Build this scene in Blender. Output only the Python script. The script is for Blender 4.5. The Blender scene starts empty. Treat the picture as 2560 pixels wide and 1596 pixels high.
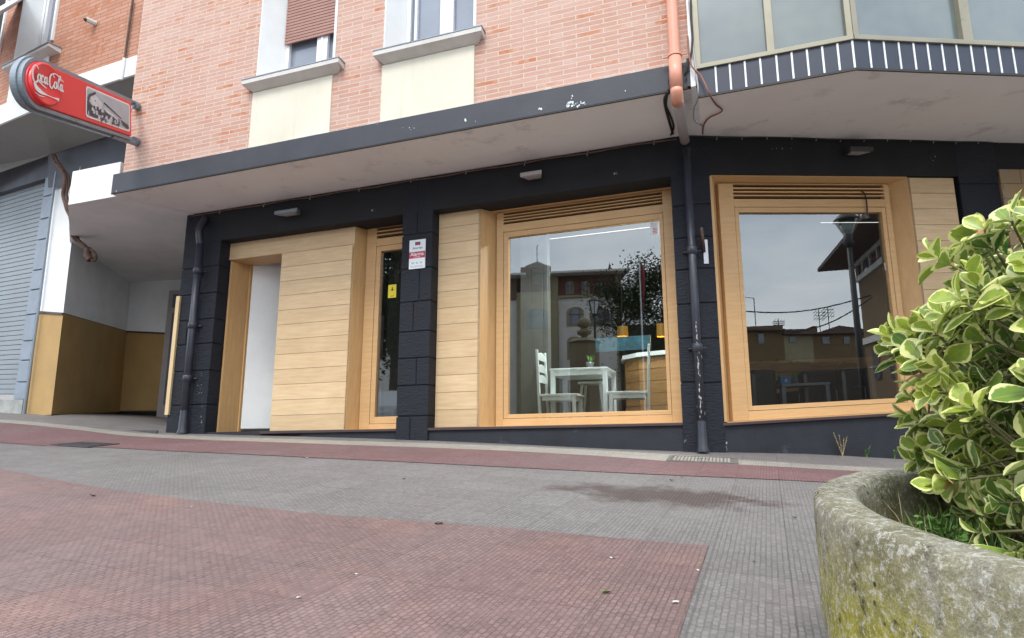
import bpy, bmesh, math, random
from mathutils import Vector, Matrix, noise as mnoise
random.seed(7)
R = math.radians
# ------------------------------------------------------------------ camera, sky, sun, exposure
F = 1550.0; CX = 1280.0; CY = 798.0; PITCH = math.atan(287/1550.0)
scn = bpy.context.scene
cam = bpy.data.cameras.new("camera"); cam.sensor_width = 36; cam.lens = 36*F/2560.0
cam.clip_start = 0.05; cam.clip_end = 2000
camo = bpy.data.objects.new("camera", cam); scn.collection.objects.link(camo)
camo.rotation_euler = (math.pi/2+PITCH, 0, 0); scn.camera = camo

world = bpy.data.worlds.new("World"); scn.world = world; world.use_nodes = True
wn = world.node_tree; wn.nodes.clear()
SUN_EL, SUN_AZ = R(52), R(200)
out = wn.nodes.new('ShaderNodeOutputWorld'); bg = wn.nodes.new('ShaderNodeBackground')
sky = wn.nodes.new('ShaderNodeTexSky'); sky.sky_type = 'NISHITA'; sky.sun_disc = False
sky.sun_elevation = SUN_EL; sky.sun_rotation = SUN_AZ; sky.dust_density = 2.0
tc = wn.nodes.new('ShaderNodeTexCoord'); mp = wn.nodes.new('ShaderNodeMapping')
mp.inputs['Scale'].default_value = (1.0, 1.0, 2.6)
no = wn.nodes.new('ShaderNodeTexNoise'); no.inputs['Scale'].default_value = 1.7; no.inputs['Detail'].default_value = 7; no.inputs['Roughness'].default_value = .55
rp = wn.nodes.new('ShaderNodeValToRGB')
rp.color_ramp.elements[0].position = .36; rp.color_ramp.elements[0].color = (5.6, 6.6, 8.0, 1)
rp.color_ramp.elements[1].position = .66; rp.color_ramp.elements[1].color = (12.2, 12.5, 12.7, 1)
mx = wn.nodes.new('ShaderNodeMix'); mx.data_type = 'RGBA'; mx.inputs[0].default_value = .86
L = wn.links.new
L(tc.outputs['Generated'], mp.inputs[0]); L(mp.outputs[0], no.inputs[0]); L(no.outputs['Fac'], rp.inputs[0])
L(sky.outputs[0], mx.inputs[6]); L(rp.outputs[0], mx.inputs[7]); L(mx.outputs[2], bg.inputs[0]); L(bg.outputs[0], out.inputs[0])
bg.inputs[1].default_value = .10
sun = bpy.data.lights.new("sun", 'SUN'); sun.energy = .9; sun.angle = R(18); sun.color = (1, .97, .92)
suno = bpy.data.objects.new("sun", sun); scn.collection.objects.link(suno)
sd = Vector((math.sin(SUN_AZ)*math.cos(SUN_EL), math.cos(SUN_AZ)*math.cos(SUN_EL), math.sin(SUN_EL)))
suno.rotation_euler = sd.to_track_quat('Z', 'Y').to_euler()
scn.view_settings.view_transform = 'Standard'; scn.view_settings.look = 'None'
scn.view_settings.exposure = 1.3; scn.view_settings.gamma = 1; scn.view_settings.use_curve_mapping = False
scn.cycles.max_bounces = 8; scn.cycles.transparent_max_bounces = 16
scn.cycles.use_denoising = True

# ------------------------------------------------------------------ measuring frames
def ray(px, py):
    xn = (px-CX)/F; yu = (CY-py)/F
    return Vector((xn, math.cos(PITCH)-yu*math.sin(PITCH), math.sin(PITCH)+yu*math.cos(PITCH)))
def P3(px, py, Y):
    r = ray(px, py); return r*(Y/r.y)
class Frame:
    def __init__(s, O, U, mir=None, N=None):
        s.O = Vector(O); U = Vector(U); s.U = U/math.hypot(U.x, U.y)
        s.N = Vector((s.U.y, -s.U.x, 0)) if N is None else Vector(N)
        if N is None and s.N.y > 0: s.N = -s.N
        s.mir = mir
    def P(s, u, v, w=0.0):
        p = s.O+s.U*u+Vector((0, 0, v))+s.N*w
        if s.mir: Q, n = s.mir; p = p-n*(2*((p-Q).dot(n)))
        return p
    def at(s, px, py, w=0.0):
        r = ray(px, py); t = (s.O+s.N*w).dot(s.N)/r.dot(s.N); d = r*t-s.O
        u = d.x*s.U.x+d.y*s.U.y
        return u, d.z-u*s.U.z
    def u(s, a, b, w=0.0): return .5*(s.at(*a, w)[0]+s.at(*b, w)[0])
    def v(s, a, b, w=0.0): return .5*(s.at(*a, w)[1]+s.at(*b, w)[1])
    def uvw(s, p):
        d = Vector(p)-s.O; return (d.x*s.U.x+d.y*s.U.y, d.z, d.dot(s.N))
ID = Frame((0, 0, 0), (1, 0, 0)); ID.N = Vector((0, 1, 0))       # plain x, z, y
O0 = P3(1757, 1132, 6.3)
W1 = Frame(O0, -ray(-3443, 1167)); W2 = Frame(O0, ray(11081, 514))
# ground
_a = Vector((-4.574, 8.48, .011)); _n = (O0-_a).cross(ray(1918, 952)); _n /= _n.z; _c = _n.dot(_a)
def gz(x, y):
    yy = max(y, -1.5); z = _c-_n.x*max(-14, min(14, x))-_n.y*yy
    bh = -((x-O0.x)*W1.N.x+(y-O0.y)*W1.N.y)
    if bh > .6: z -= .078*(min(bh, 9)-.6)
    k = max(0, min(1.6, y/7.0)); r = 0
    if x < -4.6: t = min(1, (-4.6-x)/2.8); r = .12*t*t*(3-2*t)
    if x > 2: r = -.036*(min(x, 7)-2)
    if -3.5 < x < 1: r += .018*math.sin(math.pi*(x+3.5)/4.5)
    return z+r*k
def G(px, py, dz=0.0):
    Y = 4.0; r = ray(px, py)
    lo, hi = .3, 40
    for _ in range(60):
        m = .5*(lo+hi); p = r*(m/r.y)
        if p.z > gz(p.x, p.y)+dz: lo = m
        else: hi = m
    p = r*(lo/r.y); return Vector((p.x, p.y, gz(p.x, p.y)+dz))

# ------------------------------------------------------------------ mesh builder
class MB:
    def __init__(s): s.v = []; s.f = []; s.uv = []
    def poly(s, pts, uvs=None, fr=None):
        i = len(s.v); pts = [Vector(p) for p in pts]; s.v += pts; s.f.append(list(range(i, i+len(pts))))
        if uvs is None:
            fr = fr or W1; n = Vector((0, 0, 0))
            for k in range(1, len(pts)-1): n += (pts[k]-pts[0]).cross(pts[k+1]-pts[0])
            a = [abs(n.dot(fr.U)), abs(n.z), abs(n.dot(fr.N))]; m = a.index(max(a)); q = [fr.uvw(p) for p in pts]
            uvs = [((c[2], c[1]) if m == 0 else (c[0], c[2]) if m == 1 else (c[0], c[1])) for c in q]
        s.uv.append(uvs)
    def box(s, fr, u0, u1, v0, v1, w0, w1, tu=None):
        s.hexa([fr.P(u, v, w) for w in (w0, w1) for v in (v0, v1) for u in (u0, u1)], [(u, v, w) for w in (w0, w1) for v in (v0, v1) for u in (u0, u1)])
    def hexa(s, c, q=None):   # corners ordered w,v,u
        i = len(s.v); s.v += [Vector(p) for p in c]; q = q or [tuple(W1.uvw(p)) for p in c]
        for f, m in (((0, 1, 3, 2), 2), ((4, 6, 7, 5), 2), ((0, 2, 6, 4), 0), ((1, 5, 7, 3), 0), ((0, 4, 5, 1), 1), ((2, 3, 7, 6), 1)):
            s.f.append([i+k for k in f])
            s.uv.append([((q[k][2], q[k][1]) if m == 0 else (q[k][0], q[k][2]) if m == 1 else (q[k][0], q[k][1])) for k in f])
    def tube(s, pts, r, n=8, caps=True):
        pts = [Vector(p) for p in pts]; rr = r if isinstance(r, (list, tuple)) else [r]*len(pts); base = len(s.v); ref = None; L_ = 0
        for k, p in enumerate(pts):
            d = (pts[min(k+1, len(pts)-1)]-pts[max(k-1, 0)]).normalized()
            if ref is None: ref = d.orthogonal().normalized()
            ref = (ref-d*ref.dot(d)).normalized(); b = d.cross(ref)
            for j in range(n):
                a = 2*math.pi*j/n; s.v.append(p+(ref*math.cos(a)+b*math.sin(a))*rr[k])
        for k in range(len(pts)-1):
            l2 = L_+(pts[k+1]-pts[k]).length
            for j in range(n):
                j2 = (j+1) % n; s.f.append([base+k*n+j, base+k*n+j2, base+(k+1)*n+j2, base+(k+1)*n+j])
                s.uv.append([(j/n, L_), ((j+1)/n, L_), ((j+1)/n, l2), (j/n, l2)])
            L_ = l2
        if caps:
            for k in (0, len(pts)-1):
                f = [base+k*n+j for j in range(n)]; s.f.append(f if k else f[::-1]); s.uv.append([(0, 0)]*n)
    def lathe(s, c, prof, n=20, up=(0, 0, 1), capb=True):
        up = Vector(up).normalized(); a_ = up.orthogonal().normalized(); b_ = up.cross(a_); base = len(s.v); c = Vector(c)
        for r, h in prof:
            for j in range(n):
                a = 2*math.pi*j/n; s.v.append(c+up*h+(a_*math.cos(a)+b_*math.sin(a))*r)
        for k in range(len(prof)-1):
            for j in range(n):
                j2 = (j+1) % n; s.f.append([base+k*n+j, base+k*n+j2, base+(k+1)*n+j2, base+(k+1)*n+j])
                s.uv.append([(j/n, prof[k][1]), ((j+1)/n, prof[k][1]), ((j+1)/n, prof[k+1][1]), (j/n, prof[k+1][1])])
        if capb:
            for k in (0, len(prof)-1):
                f = [base+k*n+j for j in range(n)]; s.f.append(f if k else f[::-1]); s.uv.append([(0, 0)]*n)
    def build(s, name, m, parent=None, smooth=False, bevel=0, kind=None, recalc=True):
        me = bpy.data.meshes.new(name); off = Vector((0, 0, 0)); p = parent
        if parent is not None:
            while p is not None:
                if 'off' in p: off = Vector(p['off']); break
                p = p.parent
        me.from_pydata([v-off for v in s.v], [], s.f)
        ul = me.uv_layers.new(name='UVMap'); k = 0
        for q in s.uv:
            for c in q: ul.data[k].uv = c; k += 1
        if recalc:
            bm = bmesh.new(); bm.from_mesh(me); bmesh.ops.recalc_face_normals(bm, faces=bm.faces); bm.to_mesh(me); bm.free()
        if smooth:
            for f in me.polygons: f.use_smooth = len(f.vertices) < 5
        me.materials.append(m); o = bpy.data.objects.new(name, me); scn.collection.objects.link(o)
        if parent is not None: o.parent = parent
        if bevel:
            b = o.modifiers.new('bevel', 'BEVEL'); b.width = bevel; b.segments = 2; b.limit_method = 'ANGLE'
        if kind: o['kind'] = kind
        return o
def thing(name, label, cat, loc=(0, 0, 0), rotz=0, group=None, off=True):
    o = bpy.data.objects.new(name, None); scn.collection.objects.link(o); o.empty_display_size = .1
    o.location = loc; o.rotation_euler = (0, 0, rotz); o['label'] = label; o['category'] = cat
    if group: o['group'] = group
    if off and rotz == 0: o['off'] = list(loc)
    return o
def tag(o, label, cat, group=None, kind=None):
    o['label'] = label; o['category'] = cat
    if group: o['group'] = group
    if kind: o['kind'] = kind
    return o
def dup(root, loc, rotz, label, group=None):
    r = root.copy(); scn.collection.objects.link(r); r.location = loc; r.rotation_euler = (0, 0, rotz); r['label'] = label
    if group: r['group'] = group
    for ch in [c for c in scn.objects if c.parent == root]:
        c = ch.copy(); scn.collection.objects.link(c); c.parent = r
        for g in [x for x in scn.objects if x.parent == ch]:
            d = g.copy(); scn.collection.objects.link(d); d.parent = c
    return r

# ------------------------------------------------------------------ materials
class NT:
    def __init__(s, name):
        s.m = bpy.data.materials.new(name); s.m.use_nodes = True; s.t = s.m.node_tree; s.n = s.t.nodes; s.b = s.n['Principled BSDF']; s.out = s.n['Material Output']
    def new(s, t, **k):
        n = s.n.new(t)
        for a, b in k.items():
            if a[0] == '_': n.inputs[a[1:].replace('_', ' ')].default_value = b
            else: setattr(n, a, b)
        return n
    def l(s, a, b): s.t.links.new(a, b)
    def coord(s, kind='Object', scale=(1, 1, 1)):
        t = s.new('ShaderNodeTexCoord'); m = s.new('ShaderNodeMapping'); m.inputs['Scale'].default_value = scale; s.l(t.outputs[kind], m.inputs[0]); return m.outputs[0]
    def noise(s, co, scale, detail=4, rough=.6):
        n = s.new('ShaderNodeTexNoise'); n.inputs['Scale'].default_value = scale; n.inputs['Detail'].default_value = detail; n.inputs['Roughness'].default_value = rough; s.l(co, n.inputs[0]); return n.outputs['Fac']
    def ramp(s, x, p0, p1, c0=(0, 0, 0), c1=(1, 1, 1)):
        r = s.new('ShaderNodeValToRGB'); e = r.color_ramp.elements; e[0].position = p0; e[1].position = p1; e[0].color = (*c0, 1); e[1].color = (*c1, 1); s.l(x, r.inputs[0]); return r.outputs[0]
    def mix(s, f, a, b, mode='MIX'):
        n = s.new('ShaderNodeMix', data_type='RGBA', blend_type=mode)
        for i, x in ((0, f), (6, a), (7, b)):
            if isinstance(x, (int, float)): n.inputs[i].default_value = x
            elif isinstance(x, tuple): n.inputs[i].default_value = (*x[:3], 1)
            else: s.l(x, n.inputs[i])
        return n.outputs[2]
    def math(s, op, a, b=0.0):
        n = s.new('ShaderNodeMath', operation=op)
        for i, x in ((0, a), (1, b)):
            if isinstance(x, (int, float)): n.inputs[i].default_value = x
            else: s.l(x, n.inputs[i])
        return n.outputs[0]
    def bump(s, h, strength=.3, dist=.01):
        b = s.new('ShaderNodeBump'); b.inputs['Strength'].default_value = strength; b.inputs['Distance'].default_value = dist; s.l(h, b.inputs['Height']); s.l(b.outputs[0], s.b.inputs['Normal'])
    def col(s, c):
        if isinstance(c, tuple): s.b.inputs['Base Color'].default_value = (*c, 1)
        else: s.l(c, s.b.inputs['Base Color'])
    def rough(s, r, spec=None, metal=None):
        if isinstance(r, (int, float)): s.b.inputs['Roughness'].default_value = r
        else: s.l(r, s.b.inputs['Roughness'])
        if spec is not None: s.b.inputs['Specular IOR Level'].default_value = spec
        if metal is not None: s.b.inputs['Metallic'].default_value = metal
def simple(name, c, rough=.6, var=.12, sc=3.0, bump=0, bsc=60, spec=None, metal=None, dirt=None):
    t = NT(name); co = t.coord('Object'); n = t.noise(co, sc, 5)
    c0 = tuple(x*(1-var) for x in c); c1 = tuple(min(1, x*(1+var)) for x in c)
    col = t.ramp(n, .3, .7, c0, c1)
    if dirt:
        d = t.ramp(t.noise(co, dirt[1], 8, .7), dirt[2], dirt[2]+.12); col = t.mix(d, col, dirt[0])
    t.col(col); t.rough(rough, spec, metal)
    if bump: t.bump(t.noise(co, bsc, 4), bump, .01)
    return t.m
def brick_mat(name, c1, c2, mortar, strong, bw=.285, rh=.054):
    t = NT(name); co = t.coord('UV'); b = t.new('ShaderNodeTexBrick'); t.l(co, b.inputs[0])
    b.inputs['Scale'].default_value = 1; b.inputs['Brick Width'].default_value = bw; b.inputs['Row Height'].default_value = rh; b.inputs['Mortar Size'].default_value = .0055; b.inputs['Mortar Smooth'].default_value = .15
    b.inputs['Color1'].default_value = (0, 0, 0, 1); b.inputs['Color2'].default_value = (1, 1, 1, 1); b.inputs['Mortar'].default_value = (.5, .5, .5, 1); b.inputs['Bias'].default_value = 0
    per = t.ramp(b.outputs['Color'], .05, .95)
    col = t.ramp(b.outputs['Color'], 0, 1, c1, c2)
    big = t.noise(co, .9, 3); stain = t.noise(co, 7, 6, .7)
    m = t.math('ADD', t.math('MULTIPLY', per, .5), t.math('MULTIPLY', big, .75))
    m = t.ramp(m, .77, .87); m = t.math('MULTIPLY', m, t.ramp(stain, .35, .55))
    col = t.mix(m, col, strong)
    eff = t.ramp(t.noise(co, 3.2, 7, .75), .5, .72); col = t.mix(t.math('MULTIPLY', eff, .30), col, mortar)
    sk = t.ramp(t.noise(t.coord('UV', (5, .5, 1)), 1.3, 6, .7), .50, .75); col = t.mix(t.math('MULTIPLY', sk, .28), col, (.36, .22, .17))
    fine = t.noise(co, 90, 4); col = t.mix(.22, col, t.ramp(fine, .3, .7, (.25, .2, .18), (1, 1, 1)), 'MULTIPLY')
    mm = t.ramp(t.noise(co, 25, 5), .3, .7, tuple(x*.82 for x in mortar), mortar)
    col = t.mix(b.outputs['Fac'], col, mm); t.col(col); t.rough(.85)
    h = t.math('SUBTRACT', t.math('MULTIPLY', fine, .25), b.outputs['Fac']); t.bump(h, .55, .006)
    return t.m
def wood_mat(name, c0, c1, rough=.55, horiz=True, fig=1.0):
    t = NT(name); co = t.coord('UV', (1.2, 14, 1) if horiz else (14, 1.2, 1)); co2 = t.coord('UV')
    n = t.noise(co, 2.2, 6, .65); n2 = t.noise(co2, 2.5, 3); g = t.noise(t.coord('UV', (4, 130, 1) if horiz else (130, 4, 1)), 2, 3)
    col = t.ramp(n, .3, .72, c0, c1)
    col = t.mix(t.math('MULTIPLY', t.ramp(n2, .35, .75), .25*fig), col, tuple(x*.78 for x in c0))
    kn = t.ramp(t.noise(t.coord('UV', (3.2, 9, 1) if horiz else (9, 3.2, 1)), 1.4, 2), .70, .80); col = t.mix(t.math('MULTIPLY', kn, .3*fig), col, (.28, .18, .09))
    col = t.mix(.18, col, t.ramp(g, .35, .65, (.6, .5, .4), (1, 1, 1)), 'MULTIPLY')
    gi = t.new('ShaderNodeNewGeometry'); col = t.mix(1.0, col, t.ramp(gi.outputs['Random Per Island'], 0, 1, (.84, .82, .79), (1.04, 1.04, 1.04)), 'MULTIPLY')
    t.col(col); t.rough(rough); t.bump(g, .12, .002); return t.m
def stone_dark(name, c=(.013, .0155, .023)):
    t = NT(name); co = t.coord('Object'); n = t.noise(co, 5, 6); n2 = t.noise(t.coord('Object', (9, 9, 38)), 1.6, 5, .7)
    col = t.ramp(n, .3, .7, tuple(x*.75 for x in c), tuple(x*1.35 for x in c))
    chips = t.ramp(t.noise(co, 19, 8, .85), .655, .69); col = t.mix(t.math('MULTIPLY', chips, .45), col, (.22, .21, .22))
    t.col(col); t.rough(t.ramp(n, .3, .7, (.55,)*3, (.75,)*3), .3); t.bump(t.math('ADD', n2, t.math('MULTIPLY', t.noise(co, 60, 4), .3)), .8, .022); return t.m
M = {}
M['brick'] = brick_mat('pink_brick', (.52, .295, .225), (.60, .395, .33), (.64, .54, .45), (.50, .19, .09))
M['brick2'] = brick_mat('orange_brick', (.48, .205, .12), (.58, .31, .215), (.26, .15, .105), (.46, .16, .07), .30, .062)
M['fascia'] = NT('charcoal_paint'); t = M['fascia']; co = t.coord('Object'); c = t.ramp(t.noise(co, 2.5, 5), .3, .7, (.030, .033, .044), (.042, .046, .057))
pv = t.new('ShaderNodeTexVoronoi'); pv.inputs['Scale'].default_value = 1.3; t.l(co, pv.inputs[0])
chips = t.math('MULTIPLY', t.ramp(t.noise(co, 26, 8, .75), .60, .62), t.ramp(pv.outputs['Distance'], .10, .17, (1, 1, 1), (0, 0, 0)))
t.col(t.mix(chips, c, (.7, .7, .68))); t.rough(.6); t.bump(t.noise(co, 30, 4), .12, .01); M['fascia'] = t.m
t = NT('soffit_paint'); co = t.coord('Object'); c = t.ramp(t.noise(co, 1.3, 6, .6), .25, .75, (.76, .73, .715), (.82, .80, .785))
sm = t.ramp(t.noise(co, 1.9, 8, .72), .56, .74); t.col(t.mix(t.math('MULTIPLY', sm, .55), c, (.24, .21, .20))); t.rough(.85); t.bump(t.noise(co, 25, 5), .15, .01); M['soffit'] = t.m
M['black'] = stone_dark('charcoal_stone'); M['blackflat'] = simple('charcoal_render', (.012, .014, .021), .7, .4, 2.5, .3, 40, dirt=((.06, .06, .07), 3, .60))
M['lintel'] = simple('dark_lintel', (.007, .008, .011), .8, .3, 3, .25, 20, dirt=((.09, .09, .10), 9, .70))
M['board'] = wood_mat('oak_boards', (.60, .425, .235), (.74, .57, .36))
M['frame'] = wood_mat('oak_frame', (.57, .345, .15), (.67, .435, .215), .45, fig=.4)
M['framev'] = wood_mat('oak_frame_upright', (.54, .32, .135), (.65, .42, .20), .45, horiz=False, fig=.4)
M['gap'] = simple('dark_gap', (.02, .015, .012), .9)
M['sill'] = simple('brown_sill', (.06, .035, .035), .5)
M['white'] = simple('white_paint', (.74, .77, .77), .7, .05, 3, .1, 30)
M['whitegrey'] = simple('grey_white_render', (.78, .80, .80), .85, .07, 2, .25, 60)
M['cream'] = simple('cream_panel', (.69, .66, .54), .8, .05, 1.5, .15, 80)
t = NT('cream_panel'); co = t.coord('Object'); c = t.ramp(t.noise(co, 1.5, 5), .3, .7, (.63, .60, .49), (.70, .67, .56)); sk = t.ramp(t.noise(t.coord('Object', (9, 9, .6)), 1.5, 5, .7), .52, .75); t.col(t.mix(t.math('MULTIPLY', sk, .22), c, (.42, .39, .30))); t.rough(.85); t.bump(t.noise(co, 60, 4), .15, .005); M['cream'] = t.m
M['stonesill'] = simple('pale_stone_sill', (.58, .56, .53), .8, .1, 4, .3, 50)
M['pvc'] = simple('white_frame', (.78, .80, .82), .35, .03)
M['shutter'] = simple('brown_shutter', (.34, .185, .15), .6, .08)
M['orange'] = simple('salmon_pipe', (.70, .32, .22), .4, .05)
M['greypipe'] = simple('grey_pipe', (.36, .33, .33), .5, .08)
M['iron'] = simple('black_iron_paint', (.030, .034, .048), .4, .25, 8, .2, 60, dirt=((.32, .28, .27), 11, .69))
M['ochre'] = simple('ochre_dado', (.42, .27, .105), .75, .10, 2.2, .15, 40)
M['skirt'] = simple('black_skirting', (.012, .012, .015), .5)
M['bluestone'] = simple('blue_grey_blocks', (.22, .265, .32), .6, .12, 3, .2, 30)
M['darkblue'] = simple('dark_blue_grey_render', (.085, .095, .115), .7, .25, 1.5, .2, 30)
M['shuttergrey'] = simple('grey_slats', (.21, .245, .27), .5, .08, 1.2)
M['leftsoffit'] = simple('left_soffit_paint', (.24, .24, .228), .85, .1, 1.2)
M['dadoconc'] = simple('stained_concrete', (.33, .34, .33), .85, .3, 2.5, .3, 30, dirt=((.14, .14, .13), 3, .55))
M['chipgrey'] = simple('bare_patch_grey', (.33, .32, .31), .8, .3, 30)
M['metal'] = simple('galvanised_metal', (.45, .46, .47), .4, .1, metal=.7)
M['rust'] = simple('rusty_pipe', (.11, .065, .05), .8, .35, 12, .4, 40)
M['cable'] = simple('black_cable', (.02, .018, .018), .6)
M['redcable'] = simple('brown_cable', (.24, .09, .06), .6)
M['navy'] = simple('navy_tile', (.028, .036, .058), .45, .15, spec=.4)
M['joint'] = simple('white_joint', (.72, .74, .74), .6)
M['alum'] = simple('champagne_aluminium', (.27, .25, .185), .45, .1, metal=.25, dirt=((.2, .19, .13), 8, .6))
M['bandwhite'] = simple('flaking_white_band', (.74, .75, .74), .8, .08, 3, .3, 30, dirt=((.35, .33, .28), 9, .66))
M['red'] = simple('red_plastic', (.68, .030, .035), .3, .04)
M['signframe'] = simple('grey_sign_frame', (.22, .26, .30), .45, .15, 5, metal=.4, dirt=((.12, .11, .06), 9, .62))
M['signwhite'] = simple('white_lettering', (.70, .67, .66), .4, .04)
M['photowhite'] = simple('photo_white', (.52, .52, .53), .5, .15, 20)
M['signgrey'] = simple('photo_mid_grey', (.30, .31, .34), .5, .1, 14)
M['signsky'] = simple('photo_pale_grey', (.36, .38, .41), .5, .1, 6)
M['signdark'] = simple('photo_dark_grey', (.05, .05, .065), .5, .4, 40)
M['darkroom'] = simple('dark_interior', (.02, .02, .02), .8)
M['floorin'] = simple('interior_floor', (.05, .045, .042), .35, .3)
M['lime'] = simple('limewashed_planks', (.105, .12, .115), .8, .25, 2.0, .3, 30, dirt=((.05, .05, .05), 5, .68))
M['mint'] = simple('pale_mint_paint', (.76, .85, .83), .45, .04)
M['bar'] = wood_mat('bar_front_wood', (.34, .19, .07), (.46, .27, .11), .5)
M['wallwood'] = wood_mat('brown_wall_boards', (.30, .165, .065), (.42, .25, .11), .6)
M['leather'] = simple('black_leather', (.016, .018, .020), .35, .3)
M['blue'] = simple('blue_print', (.015, .14, .20), .5, .5, 9)
M['bluebox'] = simple('blue_box', (.02, .20, .42), .4)
M['green'] = simple('house_plant_green', (.10, .30, .05), .5, .3, 20)
M['glasspot'] = simple('dark_pot', (.10, .12, .12), .2)
M['yellow'] = simple('yellow_sticker', (.75, .62, .03), .4)
M['signplate'] = simple('white_plate', (.66, .72, .74), .4, .03)
M['signred'] = simple('crimson_band', (.42, .03, .06), .4, .03)
M['asphalt'] = simple('asphalt', (.06, .06, .06), .9, .2, 5, .3, 60)
M['hall_brick'] = simple('dark_red_masonry', (.14, .06, .05), .85, .15, .8)
M['hall_stone'] = simple('yellow_sandstone', (.28, .24, .15), .85, .2, .6, .2, 3)
M['hall_white'] = simple('town_hall_render', (.62, .60, .56), .85, .08, .5)
M['rooftile'] = simple('old_roof_tiles', (.11, .075, .065), .85, .25, 2)
M['winglass'] = simple('dark_window_panes', (.12, .14, .16), .12, .3, 1.5, spec=.8)
M['ochrewall'] = simple('ochre_render', (.17, .11, .055), .85, .12, .7)
M['bark'] = simple('bark', (.07, .055, .045), .9, .3, 9, .5, 30)
M['treeleaf'] = simple('dark_tree_leaves', (.03, .055, .018), .6, .45, 1.2)
M['flagred'] = simple('red_flag_cloth', (.20, .02, .025), .7)
M['lampmetal'] = simple('dark_lamp_metal', (.05, .045, .045), .5)
M['carpaint'] = simple('silver_car_paint', (.42, .45, .48), .25, .04, metal=.4)
M['tyre'] = simple('tyre_rubber', (.02, .02, .02), .8)
M['lath'] = simple('pale_yellow_lath', (.62, .46, .25), .6, .08)
M['sandstone'] = None
t = NT('sandstone_blocks'); co = t.coord('UV'); b = t.new('ShaderNodeTexBrick'); t.l(co, b.inputs[0]); b.inputs['Scale'].default_value = 1; b.inputs['Brick Width'].default_value = .52; b.inputs['Row Height'].default_value = .19; b.inputs['Mortar Size'].default_value = .008
b.inputs['Color1'].default_value = (.36, .23, .10, 1); b.inputs['Color2'].default_value = (.30, .22, .13, 1); b.inputs['Mortar'].default_value = (.16, .12, .08, 1)
c = t.mix(t.ramp(t.noise(co, 4, 6, .7), .45, .7), b.outputs['Color'], (.30, .26, .20)); t.col(c); t.rough(.9); t.bump(t.noise(co, 18, 6), .4, .01); M['sandstone'] = t.m
def glass_mat(name, ior, tint, frost=0):
    t = NT(name); t.n.remove(t.b); tr = t.new('ShaderNodeBsdfTransparent'); tr.inputs[0].default_value = (*tint, 1); gl = t.new('ShaderNodeBsdfGlossy'); gl.inputs['Roughness'].default_value = frost; gl.inputs[0].default_value = (.96, 1, 1, 1)
    f = t.new('ShaderNodeFresnel'); f.inputs[0].default_value = ior; m = t.new('ShaderNodeMixShader'); t.l(f.outputs[0], m.inputs[0]); t.l(tr.outputs[0], m.inputs[1]); t.l(gl.outputs[0], m.inputs[2]); t.l(m.outputs[0], t.out.inputs[0]); return t.m
M['glass'] = glass_mat('shop_glass', 2.6, (.86, .90, .88))
M['uglass'] = simple('upstairs_window_glass', (.18, .21, .26), .08, .2, 1.0, spec=1.0)
M['frost'] = None
t = NT('frosted_bay_glass'); co = t.coord('UV'); c = t.ramp(t.noise(co, 1.1, 3), .3, .7, (.05, .075, .09), (.12, .155, .14)); t.col(c); t.rough(.22, .9); t.b.inputs['Coat Weight'].default_value = .6; t.b.inputs['Coat Roughness'].default_value = .2; M['frost'] = t.m
def emit(name, c, s):
    t = NT(name); t.col(c); t.b.inputs['Emission Color'].default_value = (*c, 1); t.b.inputs['Emission Strength'].default_value = s; return t.m
M['lampglow'] = emit('lit_amber_shade', (.45, .26, .04), .04)
M['tubeglow'] = emit('lit_white_tube', (1, .97, .92), .55)
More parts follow.
